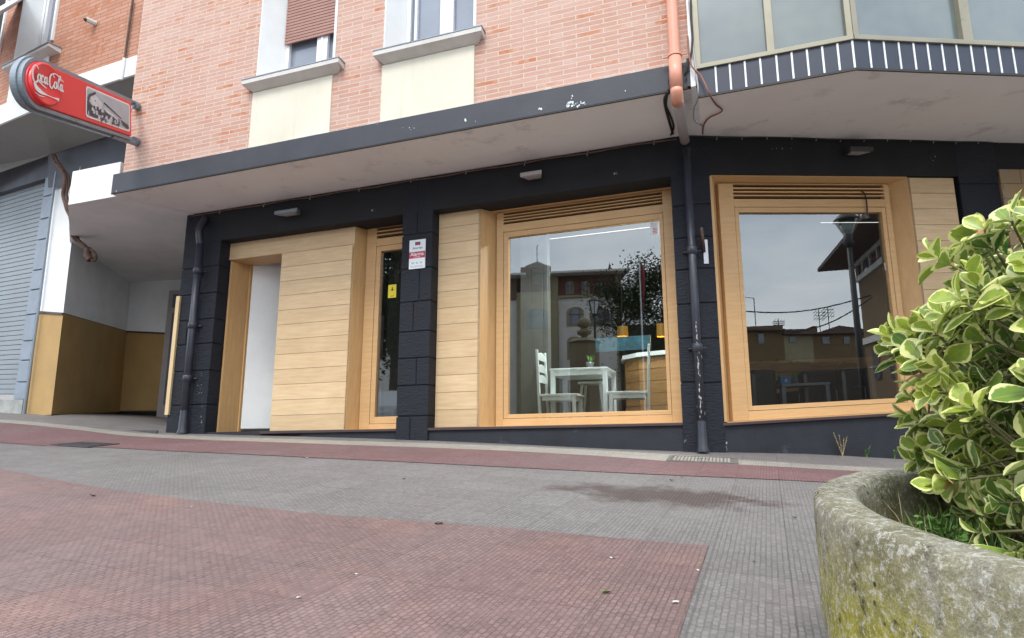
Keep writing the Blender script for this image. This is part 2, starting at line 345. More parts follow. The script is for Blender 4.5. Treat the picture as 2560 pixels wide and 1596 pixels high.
# paving: ribbed cement tiles
def paving(name, c, warm=None, tile=.29, stain=None, rib=True, jdark=.22):
    t = NT(name); co = t.coord('UV')
    tb = t.new('ShaderNodeTexBrick'); t.l(co, tb.inputs[0])
    for k, x in (('Scale', 1), ('Brick Width', tile), ('Row Height', tile), ('Mortar Size', .0022), ('Mortar Smooth', .3)): tb.inputs[k].default_value = x
    tb.offset = 0.0; tb.inputs['Color1'].default_value = (0, 0, 0, 1); tb.inputs['Color2'].default_value = (1, 1, 1, 1); tb.inputs['Mortar'].default_value = (.5, .5, .5, 1)
    rb = t.new('ShaderNodeTexBrick')
    wn_ = t.new('ShaderNodeTexNoise'); wn_.inputs['Scale'].default_value = 14; t.l(co, wn_.inputs[0]); wob = t.mix(.010, co, wn_.outputs['Color']); sw = t.new('ShaderNodeMapping'); sw.inputs['Rotation'].default_value = (0, 0, math.pi/2); t.l(wob, sw.inputs[0]); t.l(sw.outputs[0], rb.inputs[0])
    for k, x in (('Scale', 1), ('Brick Width', .034), ('Row Height', .0207), ('Mortar Size', .0028), ('Mortar Smooth', .6)): rb.inputs[k].default_value = x
    rb.offset = .5; rb.inputs['Color1'].default_value = (0, 0, 0, 1); rb.inputs['Color2'].default_value = (1, 1, 1, 1); rb.inputs['Mortar'].default_value = (.5, .5, .5, 1)
    big = t.noise(co, 1.1, 6, .65); mid = t.noise(co, 9, 6, .7); fine = t.noise(co, 160, 5, .7)
    col = t.ramp(big, .3, .7, tuple(x*.86 for x in c), tuple(x*1.10 for x in c))
    if warm: col = t.mix(t.math('MULTIPLY', t.ramp(t.noise(co, 1.7, 5), .50, .68), .8), col, warm)
    col = t.mix(.35, col, t.ramp(mid, .3, .7, (.72, .72, .72), (1, 1, 1)), 'MULTIPLY')
    col = t.mix(.35, col, t.ramp(tb.outputs['Color'], 0, 1, (.72, .70, .70), (1.06, 1.06, 1.06)), 'MULTIPLY'); gm = t.ramp(t.noise(co, .55, 8, .7), .42, .62); col = t.mix(t.math('MULTIPLY', gm, .35), col, (.16, .145, .14))
    worn = t.ramp(t.noise(co, 2.3, 6, .75), .36, .60, (.25, .25, .25), (1, 1, 1)); loc = t.ramp(t.noise(co, 13, 4, .7), .35, .6, (.4, .4, .4), (1, 1, 1)); worn = t.math('MULTIPLY', worn, loc)
    if rib:
        col = t.mix(t.math('MULTIPLY', t.math('MULTIPLY', rb.outputs['Fac'], worn), .58), col, tuple(x*.34 for x in c))
        col = t.mix(.45, col, t.ramp(rb.outputs['Color'], 0, 1, (.6, .6, .6), (1.1, 1.1, 1.1)), 'MULTIPLY')
        pit = t.ramp(t.noise(co, 42, 4, .7), .60, .68); col = t.mix(t.math('MULTIPLY', pit, .6), col, tuple(x*.3 for x in c))
    col = t.mix(t.math('MULTIPLY', tb.outputs['Fac'], jdark), col, (.04, .035, .035))
    gr = t.ramp(fine, .3, .7, (.75, .75, .75), (1, 1, 1)); col = t.mix(.5, col, gr, 'MULTIPLY')
    specks = t.ramp(t.noise(co, 34, 2), .79, .80); col = t.mix(t.math('MULTIPLY', specks, .5), col, (.6, .6, .58))
    rough = t.ramp(big, .3, .7, (.62,)*3, (.8,)*3)
    if stain:
        g = t.new('ShaderNodeNewGeometry'); sp = t.new('ShaderNodeSeparateXYZ'); t.l(g.outputs['Position'], sp.inputs[0]); (sx, sy, rx, ry, ang) = stain
        dx = t.math('SUBTRACT', sp.outputs[0], sx); dy = t.math('SUBTRACT', sp.outputs[1], sy); ca, sa = math.cos(ang), math.sin(ang)
        a = t.math('DIVIDE', t.math('ADD', t.math('MULTIPLY', dx, ca), t.math('MULTIPLY', dy, sa)), rx); b_ = t.math('DIVIDE', t.math('SUBTRACT', t.math('MULTIPLY', dy, ca), t.math('MULTIPLY', dx, sa)), ry)
        d = t.math('SQRT', t.math('ADD', t.math('MULTIPLY', a, a), t.math('MULTIPLY', b_, b_)))
        d = t.math('ADD', d, t.math('MULTIPLY', t.math('SUBTRACT', t.noise(t.coord('UV'), 3.0, 8, .75), .5), 3.2)); k = t.ramp(d, .45, 1.05, (1, 1, 1), (0, 0, 0))
        col = t.mix(t.math('MULTIPLY', k, t.math('ADD', .72, t.math('MULTIPLY', rb.outputs['Fac'], .25))), col, (.055, .032, .025))
    bl = t.ramp(t.noise(co, 5.5, 6, .8), .62, .70); col = t.mix(t.math('MULTIPLY', bl, .30), col, (.11, .095, .09)); gum = t.new('ShaderNodeTexVoronoi'); gum.inputs['Scale'].default_value = 2.6; t.l(co, gum.inputs[0]); gk = t.ramp(gum.outputs['Distance'], .022, .034, (1, 1, 1), (0, 0, 0)); col = t.mix(t.math('MULTIPLY', gk, .6), col, (.07, .065, .06))
    t.col(col); t.rough(rough, .35)
    h = t.math('SUBTRACT', t.math('MULTIPLY', fine, .25), t.math('MULTIPLY', tb.outputs['Fac'], 1.2))
    if rib: h = t.math('SUBTRACT', h, t.math('MULTIPLY', rb.outputs['Fac'], t.math('ADD', worn, .25)))
    h = t.math('ADD', h, t.math('MULTIPLY', t.noise(co, 26, 5, .7), .8)); t.bump(h, .8, .005); return t.m

#%%GROUND
# ------------------------------------------------------------------ ground
A_ = G(1835, 1215); B_ = G(1715, 1596); PD = (B_-A_); PD.z = 0; PD.normalize(); PX = Vector((-PD.y, PD.x, 0))
if PX.x < 0: PX = -PX
PO = A_.copy()
def guv(p):
    d = p-PO; return (d.dot(PX), d.dot(-PD))
def gpt(x, y, dz): return Vector((x, y, gz(x, y)+dz))
def gsheet(rows, dz, name, m, kind='structure'):      # rows: list of lists of (x,y) forming a grid
    b = MB(); idx = []
    for r in rows:
        q = []
        for (x, y) in r: b.v.append(gpt(x, y, dz)); q.append(len(b.v)-1)
        idx.append(q)
    for i in range(len(rows)-1):
        for j in range(len(rows[0])-1):
            f = [idx[i][j], idx[i][j+1], idx[i+1][j+1], idx[i+1][j]]; b.f.append(f); b.uv.append([guv(b.v[k]) for k in f])
    o = b.build(name, m, kind=kind, recalc=False)
    if o.data.polygons[0].normal.z < 0: o.data.flip_normals()
    return o
def resample(pts, n):
    L_ = [0]
    for a, b in zip(pts, pts[1:]): L_.append(L_[-1]+(Vector(b)-Vector(a)).length)
    o = []
    for i in range(n):
        s = L_[-1]*i/(n-1); k = 0
        while k < len(L_)-2 and L_[k+1] < s: k += 1
        t = (s-L_[k])/(L_[k+1]-L_[k]); a = Vector(pts[k]); b = Vector(pts[k+1]); o.append(tuple(a.lerp(b, t)))
    return o
def curve_px(pl, ext=None):
    q = [tuple(G(*p)[:2]) for p in pl]; q.sort()
    return q
def band(top, bot, dz, name, m, n=60, rows=6):
    a = resample(top, n); b = resample(bot, n)
    return gsheet([[tuple(Vector(a[j]).lerp(Vector(b[j]), i/rows)) for j in range(n)] for i in range(rows+1)], dz, name, m)
c_grey = (.262, .243, .232); c_red = (.270, .178, .166); c_red2 = (.36, .135, .135)
st = G(1640, 1238)
M['pgrey'] = paving('grey_ribbed_paving', c_grey, warm=(.25, .222, .212), stain=(st.x, st.y, .80, .36, R(-20)))
M['pred'] = paving('red_ribbed_paving', c_red, warm=(.33, .20, .17))
M['pred2'] = paving('red_band_paving', (.245, .130, .130))
M['pwhite'] = paving('pale_ribbed_strip', (.46, .43, .37), tile=.2)
xs = [-400, -120, -40, -22, -14]+[-12+.5*i for i in range(49)]+[14, 22, 40, 120, 400]
ys = [-400, -120, -50, -25, -12, -6, -3, -1.5]+[-1+.5*i for i in range(33)]+[17, 25, 60, 200, 400]
gsheet([[(x, y) for x in xs] for y in ys], 0, 'ground', M['pgrey'])
wt = [(0, 1050), (215, 1069), (430, 1088), (850, 1103), (1280, 1117), (1500, 1127), (1691, 1138), (1818, 1149), (2045, 1163), (2200, 1171), (2400, 1180)]
wb = [(0, 1057), (215, 1078), (430, 1097), (850, 1113), (1280, 1129), (1500, 1141), (1691, 1156), (1818, 1162), (2045, 1174), (2200, 1182), (2400, 1191)]
rb_ = [(0, 1108), (264, 1120), (791, 1146), (1280, 1170), (1649, 1188), (2003, 1204), (2200, 1214), (2400, 1224)]
rt = [(0, 1174), (264, 1224), (528, 1258), (791, 1287), (1280, 1323), (1597, 1353), (1772, 1367)]
cw = curve_px(wt); cb = curve_px(wb); cr = curve_px(rb_); ct = curve_px(rt)
def extl(q, d): a = Vector(q[0]); b = Vector(q[1]); e = a+(a-b).normalized()*d; return [tuple(e)]+q
cw = extl(cw, 8); cb = extl(cb, 8); cr = extl(cr, 8); ct = extl(ct, 8)
band(cw, cb, .004, 'pale_paving_strip', M['pwhite'], 90, 1)
band(cb, cr, .0045, 'red_paving_band', M['pred2'], 90, 4)
be = G(1715, 1596); far = be+PD*4.0
bot = [(-16, -4.5)]+[(far.x, far.y)]
ctt = resample(ct, 60); bb = resample([(-16, 1.0), (-9, -4.0), (far.x, far.y)], 60)
# right edge must run along the joint line
gsheet([[tuple(Vector(ctt[j]).lerp(Vector(bb[j]), i/24)) for j in range(60)] for i in range(25)], .004, 'red_paving_field', M['pred'])

#%%BUILDING
# ------------------------------------------------------------------ bar building
BB = thing('bar_building', 'corner building of pink brick over a charcoal ground floor with oak framed bar windows', 'building', tuple(W1.P(-3, 0, 0)))
WU = .90; VS = 3.395                       # upper wall stands out; soffit height
uL = W1.u((305, 425), (345, 150), WU)
uR = W1.u((1719, 0), (1733, 130), WU)
vF1 = .5*(W1.v((304, 431), (622, 367), .96)+W1.v((1183, 259), (1672, 172), .96)); vF0 = VS+.004
A = dict(l=W1.u((660, 0), (638, 192), WU), r=W1.u((843, 0), (835, 150), WU), s=W1.v((640, 192), (835, 150), WU))
Bw = dict(l=W1.u((964.5, 0), (958.7, 119), WU), r=W1.u((1188.6, 0), (1185.7, 68), WU), s=W1.v((959, 119), (1186, 68), WU))
VT = 8.2
b = MB()
vlo = vF1-.02
for (u0, u1, v0, v1) in ((uL, A['l'], vlo, VT), (A['l'], A['r'], vlo, A['s']-.02), (A['r'], Bw['l'], vlo, VT), (Bw['l'], Bw['r'], vlo, Bw['s']-.02), (Bw['r'], uR, vlo, VT), (A['l'], A['r'], A['s']+2.2, VT), (Bw['l'], Bw['r'], Bw['s']+2.2, VT)):
    b.box(W1, u0, u1, v0, v1, WU-.32, WU)
up = b.build('brick_wall', M['brick'], BB)
b = MB(); b.box(W1, uL-.09, W1.u((1745, 200), (1745, 200), .97), vF0, vF1, WU-.3, .965); b.build('canopy_fascia', M['fascia'], BB, bevel=.006)
b = MB(); b.box(W1, uL-.09, W1.u((1745, 200), (1745, 200), .97), VS-.006, vF0-.001, .945, .9655); b.build('drip_edge', M['cable'], BB)
# mortar ledge where brick meets fascia
b = MB(); random.seed(3); uu = uL
while uu < uR-.1:
    d = random.uniform(.05, .16); b.box(W1, uu, uu+d, vF1-.01, vF1+random.uniform(.008, .022), WU, WU+random.uniform(.02, .05)); uu += d
b.build('mortar_ledge', M['stonesill'], BB)
# upstairs windows
def upwin(W, inl, panel, sill, open_v, shut=None, mull=()):
    l, r, s = W['l'], W['r'], W['s']; w0 = WU-.30
    il = W1.u(*inl, w0)
    m = MB()
    m.hexa([W1.P(l, s, w0), W1.P(il, s, w0), W1.P(l, s+2.2, w0), W1.P(il, s+2.2, w0), W1.P(l, s, WU+.004), W1.P(l+.012, s, WU+.004), W1.P(l, s+2.2, WU+.004), W1.P(l+.012, s+2.2, WU+.004)])
    m.box(W1, r-.012, r+.02, s, s+2.2, w0, WU+.012)
    m.box(W1, l, r, s+2.18, s+2.2, w0, WU+.003)
    fr_ = m.build('window', M['white'], BB)
    fm = MB(); wf = w0+.02
    fm.box(W1, il, il+.05, s, s+2.2, w0-.03, wf); fm.box(W1, il, r, s+2.1, s+2.2, w0-.03, wf-.001); fm.box(W1, il+.05, r, s, s+.03, w0-.03, wf-.002)
    for (a, c) in mull:
        ua = W1.u(a, a, wf); uc = W1.u(c, c, wf); fm.box(W1, ua, uc, s+.03, s+2.1, w0-.03, wf+.002)
        fm.box(W1, ua+(uc-ua)*.38, uc-(uc-ua)*.38, s+.03, s+2.1, wf+.002, wf+.012)
    fm.build('window_frame', M['pvc'], fr_, bevel=.004)
    g = MB(); g.box(W1, il, r, s, s+2.2, w0-.045, w0-.03); g.build('window_glass', M['uglass'], fr_)
    if shut:
        vs = W1.v(*shut, w0+.05); sh = MB(); k = vs
        while k < s+2.15:
            sh.box(W1, il, r, k, k+.036, w0+.035, w0+.055); sh.box(W1, il, r, k+.036, k+.043, w0+.035, w0+.047); k += .043
        sh.build('roller_shutter', M['shutter'], fr_, bevel=.003)
    # sill
    p = MB(); (a0, a1, e1, und0, und1) = sill
    v1 = W1.v(a0, a1, WU+.13); x0 = W1.at(*a0, WU+.13)[0]; x1 = W1.at(*e1, WU+.13)[0]
    p.hexa([W1.P(x0+.03, v1-.10, WU-.29), W1.P(x1-.03, v1-.10, WU-.29), W1.P(x0+.03, v1+.012, WU-.29), W1.P(x1-.03, v1+.012, WU-.29), W1.P(x0, v1-.055, WU+.13), W1.P(x1, v1-.055, WU+.13), W1.P(x0, v1, WU+.13), W1.P(x1, v1, WU+.13)])
    p.hexa([W1.P(x0+.09, v1-.12, WU+.0), W1.P(x1-.09, v1-.12, WU+.0), W1.P(x0+.05, v1-.06, WU+.0), W1.P(x1-.05, v1-.06, WU+.0), W1.P(x0+.09, v1-.115, WU+.03), W1.P(x1-.09, v1-.115, WU+.03), W1.P(x0, v1-.056, WU+.127), W1.P(x1, v1-.056, WU+.127)])
    p.build('window_sill', M['stonesill'], fr_, bevel=.004)
    q = MB(); q.box(W1, x0-.004, x1+.004, v1+.001, v1+.014, WU-.2, WU+.135); q.build('sill_flashing', M['signframe'], fr_)
    pm = MB(); pl, pr, pb = panel; pm.box(W1, W1.u(*pl, WU+.01), W1.u(*pr, WU+.01), vF1-.012, v1-.12, WU-.05, WU+.018); pm.build('apron_panel', M['cream'], BB, bevel=.003)
upwin(A, ((727, 0), (714, 172)), (((634, 228), (621, 367)), ((832, 186), (823, 330)), 0), ((604, 201), (835, 148), (846, 152), 0, 0), 0, shut=((720, 108), (836, 84)), mull=(((792, 120), (818, 120)),))
upwin(Bw, ((1021, 0), (1017, 107)), (((956, 157), (951, 305)), ((1187, 109), (1184, 260)), 0), ((932.5, 128), (1190, 70), (1203, 74), 0, 0), 0, mull=(((1100, 60), (1133, 60)), ((1036, 60), (1042, 60))))
# soffit
bay_w = 1.02
pB = W1.at(2138, 140, bay_w); uB = pB[0]
cornerA = W1.P(uB, 0, bay_w); rr = ray(2700, 150)
WB = Frame(cornerA, W2.U); WB.O = cornerA
u_bay0 = W1.u((1747, 171), (1740, 237), bay_w)
b = MB()
def sp(fr, u, w): p = fr.P(u, 0, w); return p
zs1 = lambda u, w=0: W1.P(u, VS, w)
uS = W1.at(463, 538, 0)[0]
vb0 = W1.v((1740, 237), (2138, 174), bay_w)
b.poly([zs1(uL-.09, .95), zs1(u_bay0, .95), zs1(u_bay0, -.06), zs1(uS-.4, -.06)])
zb_ = lambda u: W1.P(u, vb0-.014, bay_w-.01)
b.poly([zb_(u_bay0), zb_(uB), W2.P(2.5, 3.39, -.06), W2.P(0, 3.397, -.06), zs1(u_bay0, -.06)])
e = Frame(W1.P(uB, 0, bay_w), W2.U).P(5, vb0-.014, -.01)
b.poly([zb_(uB), e, W2.P(8, 3.36, -.06), W2.P(2.5, 3.39, -.06)])
SOF = b.build('canopy_soffit', M['soffit'], BB)
# dark lintel walls
vO1 = .5*(W1.v((1098, 534), (1202, 518), -.18)+W1.v((1300, 504), (1672, 451), -.18)); vO1 = vO1-.0
vlin = W1.v((1082, 519), (1676, 448))
uc = dict(Ll=W1.u((463.5, 538), (419, 1080)), Lr=W1.u((551, 600), (512, 1083)), ml=W1.u((1009.5, 525), (986, 1101)), mr=W1.u((1082, 521), (1069, 1101)), cl=W1.u((1676, 450), (1710, 1130)))
b = MB(); b.box(W1, uc['Ll'], 0.0, vlin, VS+.02, -.34, -.002); b.box(W1, uc['Lr'], uc['ml'], vlin-.005, vlin+.03, -.3, -.004)
c2r = W2.u((1770, 421), (1820, 1135)); vl2 = W2.v((1790, 436), (2390, 440)); 
b.box(W2, 0.0, 9, vl2, VS+.02, -.34, -.002)
b.build('lintel_beam', M['lintel'], BB)
# pillars with rusticated blocks
def pillar(fr, u0, u1, rows, vtop, vbot, depth, name='pillar', splits=(), m='black'):
    b = MB(); b.box(fr, u0+.012, u1-.012, vbot, vtop, -depth, -.012)
    rows = sorted(rows); vs = [vbot]+rows+[vtop]
    for k in range(len(vs)-1):
        a, c = vs[k]+.007, vs[k+1]-.007
        sp_ = [u0, u1]
        if splits: s = splits[k % len(splits)]; sp_ = [u0]+([u0+(u1-u0)*s] if s else [])+[u1]
        for x0, x1 in zip(sp_, sp_[1:]):
            b.box(fr, x0+(.0 if x0 == u0 else .006), x1-(.0 if x1 == u1 else .006), a, c, -depth, 0)
    return b.build(name, M[m], BB, bevel=.008)
rm = [W1.at(1000, y)[1] for y in (591, 676, 758, 832, 898, 966, 1042)]
pillar(W1, uc['ml'], uc['mr'], rm, VS, -.2, .34, splits=(.45, 0, .6, 0, .45, .62, 0, .5))
rl = [W1.at(450, y)[1] for y in (676, 741, 804, 864, 930, 1014)]
pillar(W1, uc['Ll'], uc['Lr'], rl, VS, 0, .42, splits=(0, .38, 0, .3, 0, 0, .5, 0))
rc = [W1.at(1690, y)[1] for y in (517, 598, 677, 763, 848, 958)]
pillar(W1, uc['cl'], -.0, rc, VS, -.3, .34); pillar(W2, .0, c2r, [W2.at(1790, y)[1] for y in (511, 592, 671, 757, 846, 957)], VS, -.35, .34)
u2r0 = W2.u((2405, 500), (2395, 440)); u2r1 = W2.u((2488, 425), (2490, 430))
pillar(W2, u2r0, u2r1+.02, [.7, 1.2, 1.6, 2.0, 2.42, 2.85], VS, -.5, .34)
b = MB(); b.box(W2, u2r1+.03, 8.5, -.5, W2.at(2490, 425)[1], -.2, .02); b.build('stone_wall', M['sandstone'], BB, bevel=.004)
# dark reveals beside openings
for a in ((W1, uc['Lr']+.0, W1.u((577, 620), (535, 1083), -.18), -.05, vlin, -.46, -.18), (W1, uc['mr']-.01, uc['mr']+.05, -.1, vlin, -.5, -.19),
          (W2, c2r-.01, W2.u((1779, 443), (1817, 1054), -.04)-.012, -.3, vl2, -.4, -.045), (W2, W2.u((2384, 450), (2386, 460), -.06), u2r0+.05, -.4, vl2, -.4, -.07)):
    b = MB(); b.box(*a); b.build('reveal', M['blackflat'], BB)
# plinths and sills
WP = -.18
vsill = W1.v((1240, 1067), (1710, 1056), -.18)
b = MB(); b.box(W1, W1.u((650, 1084), (650, 1084), -.03), uc['ml'], -.2, vsill-.035, -.34, -.03); b.box(W1, uc['mr'], uc['cl'], -.3, vsill-.035, -.34, -.03)
v2s = W2.v((1818, 1056), (2273, 1030), -.03)
b.box(W2, c2r, u2r0, -.6, v2s-.035, -.34, -.03); b.build('plinth', M['blackflat'], BB)
b = MB(); b.box(W1, W1.u((650, 1084), (650, 1084), -.01), uc['ml'], vsill-.033, vsill-.004, -.34, .0-.002); b.box(W1, uc['mr'], uc['cl'], vsill-.033, vsill-.004, -.34, -.002)
b.box(W2, c2r-.02, u2r0, v2s-.033, v2s-.004, -.34, .006); b.build('sill_ledge', M['sill'], BB, bevel=.003)
# boards
def boards(fr, u0, u1, v0, v1, w, n, name='timber_panel', edge=None):
    b = MB(); h = (v1-v0)/n
    for k in range(n): b.box(fr, u0, u1, v0+h*k+.0018, v0+h*(k+1)-.0018, w-.02, w)
    o = b.build(name, M['board'], BB, bevel=.002)
    g = MB(); g.box(fr, u0+.002, u1-.002, v0, v1, w-.04, w-.006); g.build('panel_backing', M['gap'], o)
    return o
w_p = -.18
uD0 = W1.u((577, 612), (535, 1083), w_p); uD1 = W1.u((705, 635), (674, 1080), w_p); uN = W1.u((889, 563), (864, 1076), w_p)
vD0 = vsill+.0; vDt = W1.v((577, 612), (889, 563.5), w_p); vDb = W1.v((575, 652), (705.6, 633), w_p)
boards(W1, uD1, uN, vD0, vDb, w_p, 12)
b = MB(); b.box(W1, uD0, uN, vDb+.002, vDt, w_p-.03, w_p+.001); hb = b.build('door_surround', M['board'], BB, bevel=.003)
uM0 = W1.u((1098, 534), (1087, 1072), w_p); uM1 = W1.u((1202, 518), (1198, 1070), w_p); vM = W1.v((1098, 534), (1672, 451), w_p)
boards(W1, uM0, uM1, vsill, vM, w_p, 13)
# door jamb, opening and lobby
wj = -.5; uj = W1.u((628, 640), (592, 1078), wj); vdf = W1.at(600, 1080, -.2)[1]
b = MB(); b.hexa([W1.P(uj-.06, vdf-.1, wj), W1.P(uj, vdf-.1, wj), W1.P(uj-.06, vDb, wj), W1.P(uj, vDb, wj), W1.P(uD0, vdf-.1, w_p-.03), W1.P(uD0+.03, vdf-.1, w_p-.03), W1.P(uD0, vDb, w_p-.03), W1.P(uD0+.03, vDb, w_p-.03)])
b.box(W1, uj-.04, uj+.02, vdf-.1, vDb, wj-.06, wj-.001); b.box(W1, uj-.05, uD1, vDb-.0, vDb+.02, wj-.06, w_p-.032)
b.box(W1, uD1-.002, uD1+.03, vdf, vDb, wj, w_p-.03)
dj = b.build('door_frame', M['framev'], BB, bevel=.004)
b = MB(); b.hexa([W1.P(uj+.02, vdf+.05, wj-.05), W1.P(uj+1.0, vdf+.05, -1.3), W1.P(uj+.02, vDb+.1, wj-.05), W1.P(uj+1.0, vDb+.1, -1.3), W1.P(uj+.03, vdf+.05, wj-.03), W1.P(uj+1.0, vdf+.05, -1.25), W1.P(uj+.03, vDb+.1, wj-.03), W1.P(uj+1.0, vDb+.1, -1.25)])
b.build('lobby_wall', M['whitegrey'], BB)
b = MB(); b.box(W1, uD0, uD1+.6, -.05, vdf+.0, -1.6, -.03); b.build('door_step', M['skirt'], BB)

# shop windows: frame with sash, glass and ventilation louvre
def shopwin(fr, fo, gl, sash, lou, wf, revl=None, revr=None, top=None, clip=None, nsl=4, slots=None):
    u0, u1, v0, v1 = fo; g0, g1, h0, h1 = gl; s0, s1, t0, t1 = sash; lv0, lv1, lu0, lu1 = lou
    b = MB(); D = wf-.07
    b.box(fr, u0, s0, v0, v1, D, wf); b.box(fr, s1, u1, v0, v1, D, wf); b.box(fr, s0, s1, v0, t0, D, wf); b.box(fr, s0, s1, t1, lv0, D, wf)
    b.box(fr, s0, s1, lv1, v1, D, wf)
    if lu0 > s0: b.box(fr, s0, lu0, lv0, lv1, D, wf)
    if lu1 < s1: b.box(fr, lu1, s1, lv0, lv1, D, wf)
    o = b.build('shop_window', M['frame'], BB, bevel=.003)
    b = MB(); e = .004; wsh = wf-.004
    b.box(fr, s0+e, g0, t0+e, t1-e, D, wsh); b.box(fr, g1, s1-e, t0+e, t1-e, D, wsh); b.box(fr, g0, g1, t0+e, h0, D, wsh-.0005); b.box(fr, g0, g1, h1, t1-e, D, wsh-.0005)
    b.build('sash', M['frame'], o, bevel=.003)
    b = MB(); b.box(fr, s0-.001, s1+.001, t0-.001, t1+.001, D-.02, D-.001); 
    b = MB(); b.poly([fr.P(g0-.01, h0-.01, wf-.045), fr.P(g1+.01, h0-.01, wf-.045), fr.P(g1+.01, h1+.01, wf-.045), fr.P(g0-.01, h1+.01, wf-.045)]); b.build('window_glass', M['glass'], o, recalc=False)
    b = MB(); n = nsl; H = lv1-lv0
    for k in range(n-1):
        c = lv0+H*(k+1)/n; b.box(fr, lu0, lu1, c-H/n*.2, c+H/n*.2, D+.01, wf-.004)
    b.build('louvre_slat', M['frame'], o, bevel=.002)
    b = MB(); b.box(fr, lu0-.01, lu1+.01, lv0-.01, lv1+.01, D-.03, D+.004); b.build('louvre_backing', M['gap'], o)
    if revl:
        (ua, wa) = revl; b = MB()
        b.hexa([fr.P(u0-.03, v0, D), fr.P(u0+.001, v0, D), fr.P(u0-.03, v1, D), fr.P(u0+.001, v1, D), fr.P(ua-.03, v0, wa), fr.P(ua, v0, wa), fr.P(ua-.03, top, wa), fr.P(ua, top, wa)])
        b.build('reveal_board', M['framev'], o)
    if revr:
        (ua, wa) = revr; b = MB()
        b.hexa([fr.P(u1-.001, v0, D), fr.P(u1+.03, v0, D), fr.P(u1-.001, v1, D), fr.P(u1+.03, v1, D), fr.P(ua, v0, wa), fr.P(ua+.03, v0, wa), fr.P(ua, top, wa), fr.P(ua+.03, top, wa)])
        b.build('reveal_board', M['framev'], o)
    if top:
        wa = revl[1]; b = MB(); ul = revl[0]; ur = revr[0] if revr else u1
        b.hexa([fr.P(u0-.02, v1, D), fr.P(u1+.0, v1, D), fr.P(u0-.02, v1+.03, D), fr.P(u1+.0, v1+.03, D), fr.P(ul-.02, top, wa), fr.P(ur+.0, top, wa), fr.P(ul-.02, top+.03, wa), fr.P(ur, top+.03, wa)])
        b.build('head_board', M['frame'], o)
    b = MB(); wa = revl[1]; b.box(fr, revl[0], (revr[0] if revr else u1), v0-.028, v0-.0015, D-.05, wa); b.build('bottom_board', M['frame'], o)
    return o
w1f = -.34
def UV1(a, b_, w=w1f): return W1.u(a, b_, w)
def VV1(a, b_, w=w1f): return W1.v(a, b_, w)
SW1 = shopwin(W1, (UV1((1241, 532), (1240, 1067)), UV1((1675, 477), (1710, 1056))+.02, VV1((1240, 1067), (1710, 1056)), VV1((1241, 532), (1673, 477))),
        (UV1((1270, 592), (1271, 1037)), UV1((1647, 548), (1671, 1025)), VV1((1270, 1037), (1671, 1025)), VV1((1270, 592), (1647, 548))),
        (UV1((1257, 580), (1259, 1049)), UV1((1655, 533), (1683, 1036)), VV1((1259, 1049), (1683, 1036)), VV1((1257, 580), (1655, 533))),
        (VV1((1241, 562), (1673, 511)), VV1((1241, 534), (1673, 479)), UV1((1242, 550), (1242, 550)), UV1((1674, 500), (1674, 500))), w1f, revl=(uM1, w_p), revr=(uc['cl'], w_p+.02), top=vM)
SW0 = shopwin(W1, (UV1((918.5, 572), (897, 1073.5)), uc['ml']+.12, VV1((897, 1075), (987, 1072)), VV1((926, 572), (1007, 559))),
        (UV1((952, 629), (935.4, 1044)), uc['ml']+.06, VV1((935, 1044), (992, 1040)), VV1((952, 629), (1007, 620.5))),
        (UV1((941, 617), (922, 1062)), uc['ml']+.1, VV1((922, 1062), (985, 1059)), VV1((941, 617), (1007, 607))),
        (VV1((929, 600), (1007, 588)), VV1((929, 573), (1007, 561)), UV1((929, 590), (929, 590)), uc['ml']+.1), w1f, revl=(uN, w_p), top=W1.v((889, 563), (1009, 543), w_p), nsl=3)
w2f = -.14
def UV2(a, b_, w=w2f): return W2.u(a, b_, w)
def VV2(a, b_, w=w2f): return W2.v(a, b_, w)
u2p = W2.u((2265, 445), (2300, 690), -.03); v2t = W2.v((1781, 442), (2265, 443), -.03)
SW2 = shopwin(W2, (UV2((1796, 462), (1832, 1050)), UV2((2228, 468), (2277, 1005)), VV2((1832, 1053), (2273, 1029)), VV2((1796, 459), (2227, 461))),
        (UV2((1844, 531), (1885, 1015)), UV2((2207, 530), (2256, 995)), VV2((1885, 1015), (2256, 995)), VV2((1844, 531), (2207, 530))),
        (UV2((1832, 517), (1875, 1028)), UV2((2217, 518), (2267, 1005)), VV2((1875, 1028), (2267, 1007)), VV2((1832, 517), (2217, 518))),
        (VV2((1816, 497), (2227, 499)), VV2((1814, 461), (2226, 463)), UV2((1814, 480), (1814, 480)), UV2((2226, 480), (2226, 480))), w2f, revl=(W2.u((1780, 443), (1818, 1054), -.03), -.03), revr=(u2p, -.03), top=v2t)
boards(W2, u2p+.002, W2.u((2383, 450), (2388, 480), -.03), v2s, v2t, -.03, 14)

# glazed bay with tiled skirt
b = MB(); vb1 = W1.v((1747, 171), (2138, 104), bay_w)
b.box(W1, u_bay0, uB, vb0, vb1, bay_w-.02, bay_w)
dz = cornerA.z-W1.O.z-uB*0
b2 = Frame(W1.P(uB, 0, bay_w), W2.U)
vc0 = vb0; 
b.box(b2, 0.0, 5, vb0, vb1, -.02, 0); BAY = b.build('bay_window', M['navy'], BB)
b = MB(); un = [W1.at(x, 150, bay_w)[0] for x in (1787, 1823, 1861, 1900, 1941, 1980, 2019, 2058, 2097)]
for x in un+[uB-.012]: b = MB(); b.box(W1, x-.008, x+.008, vb0, vb1-.004, bay_w, bay_w+.006); b.build('tile_joint', M['joint'], BAY)
for x in (2175, 2212, 2249, 2286, 2321, 2357, 2393, 2429, 2464, 2498, 2533, 2568): x = b2.at(x, 140)[0]; b = MB(); b.box(b2, x-.008, x+.008, vb0, vb1-.004, 0, .006); b.build('tile_joint', M['joint'], BAY)
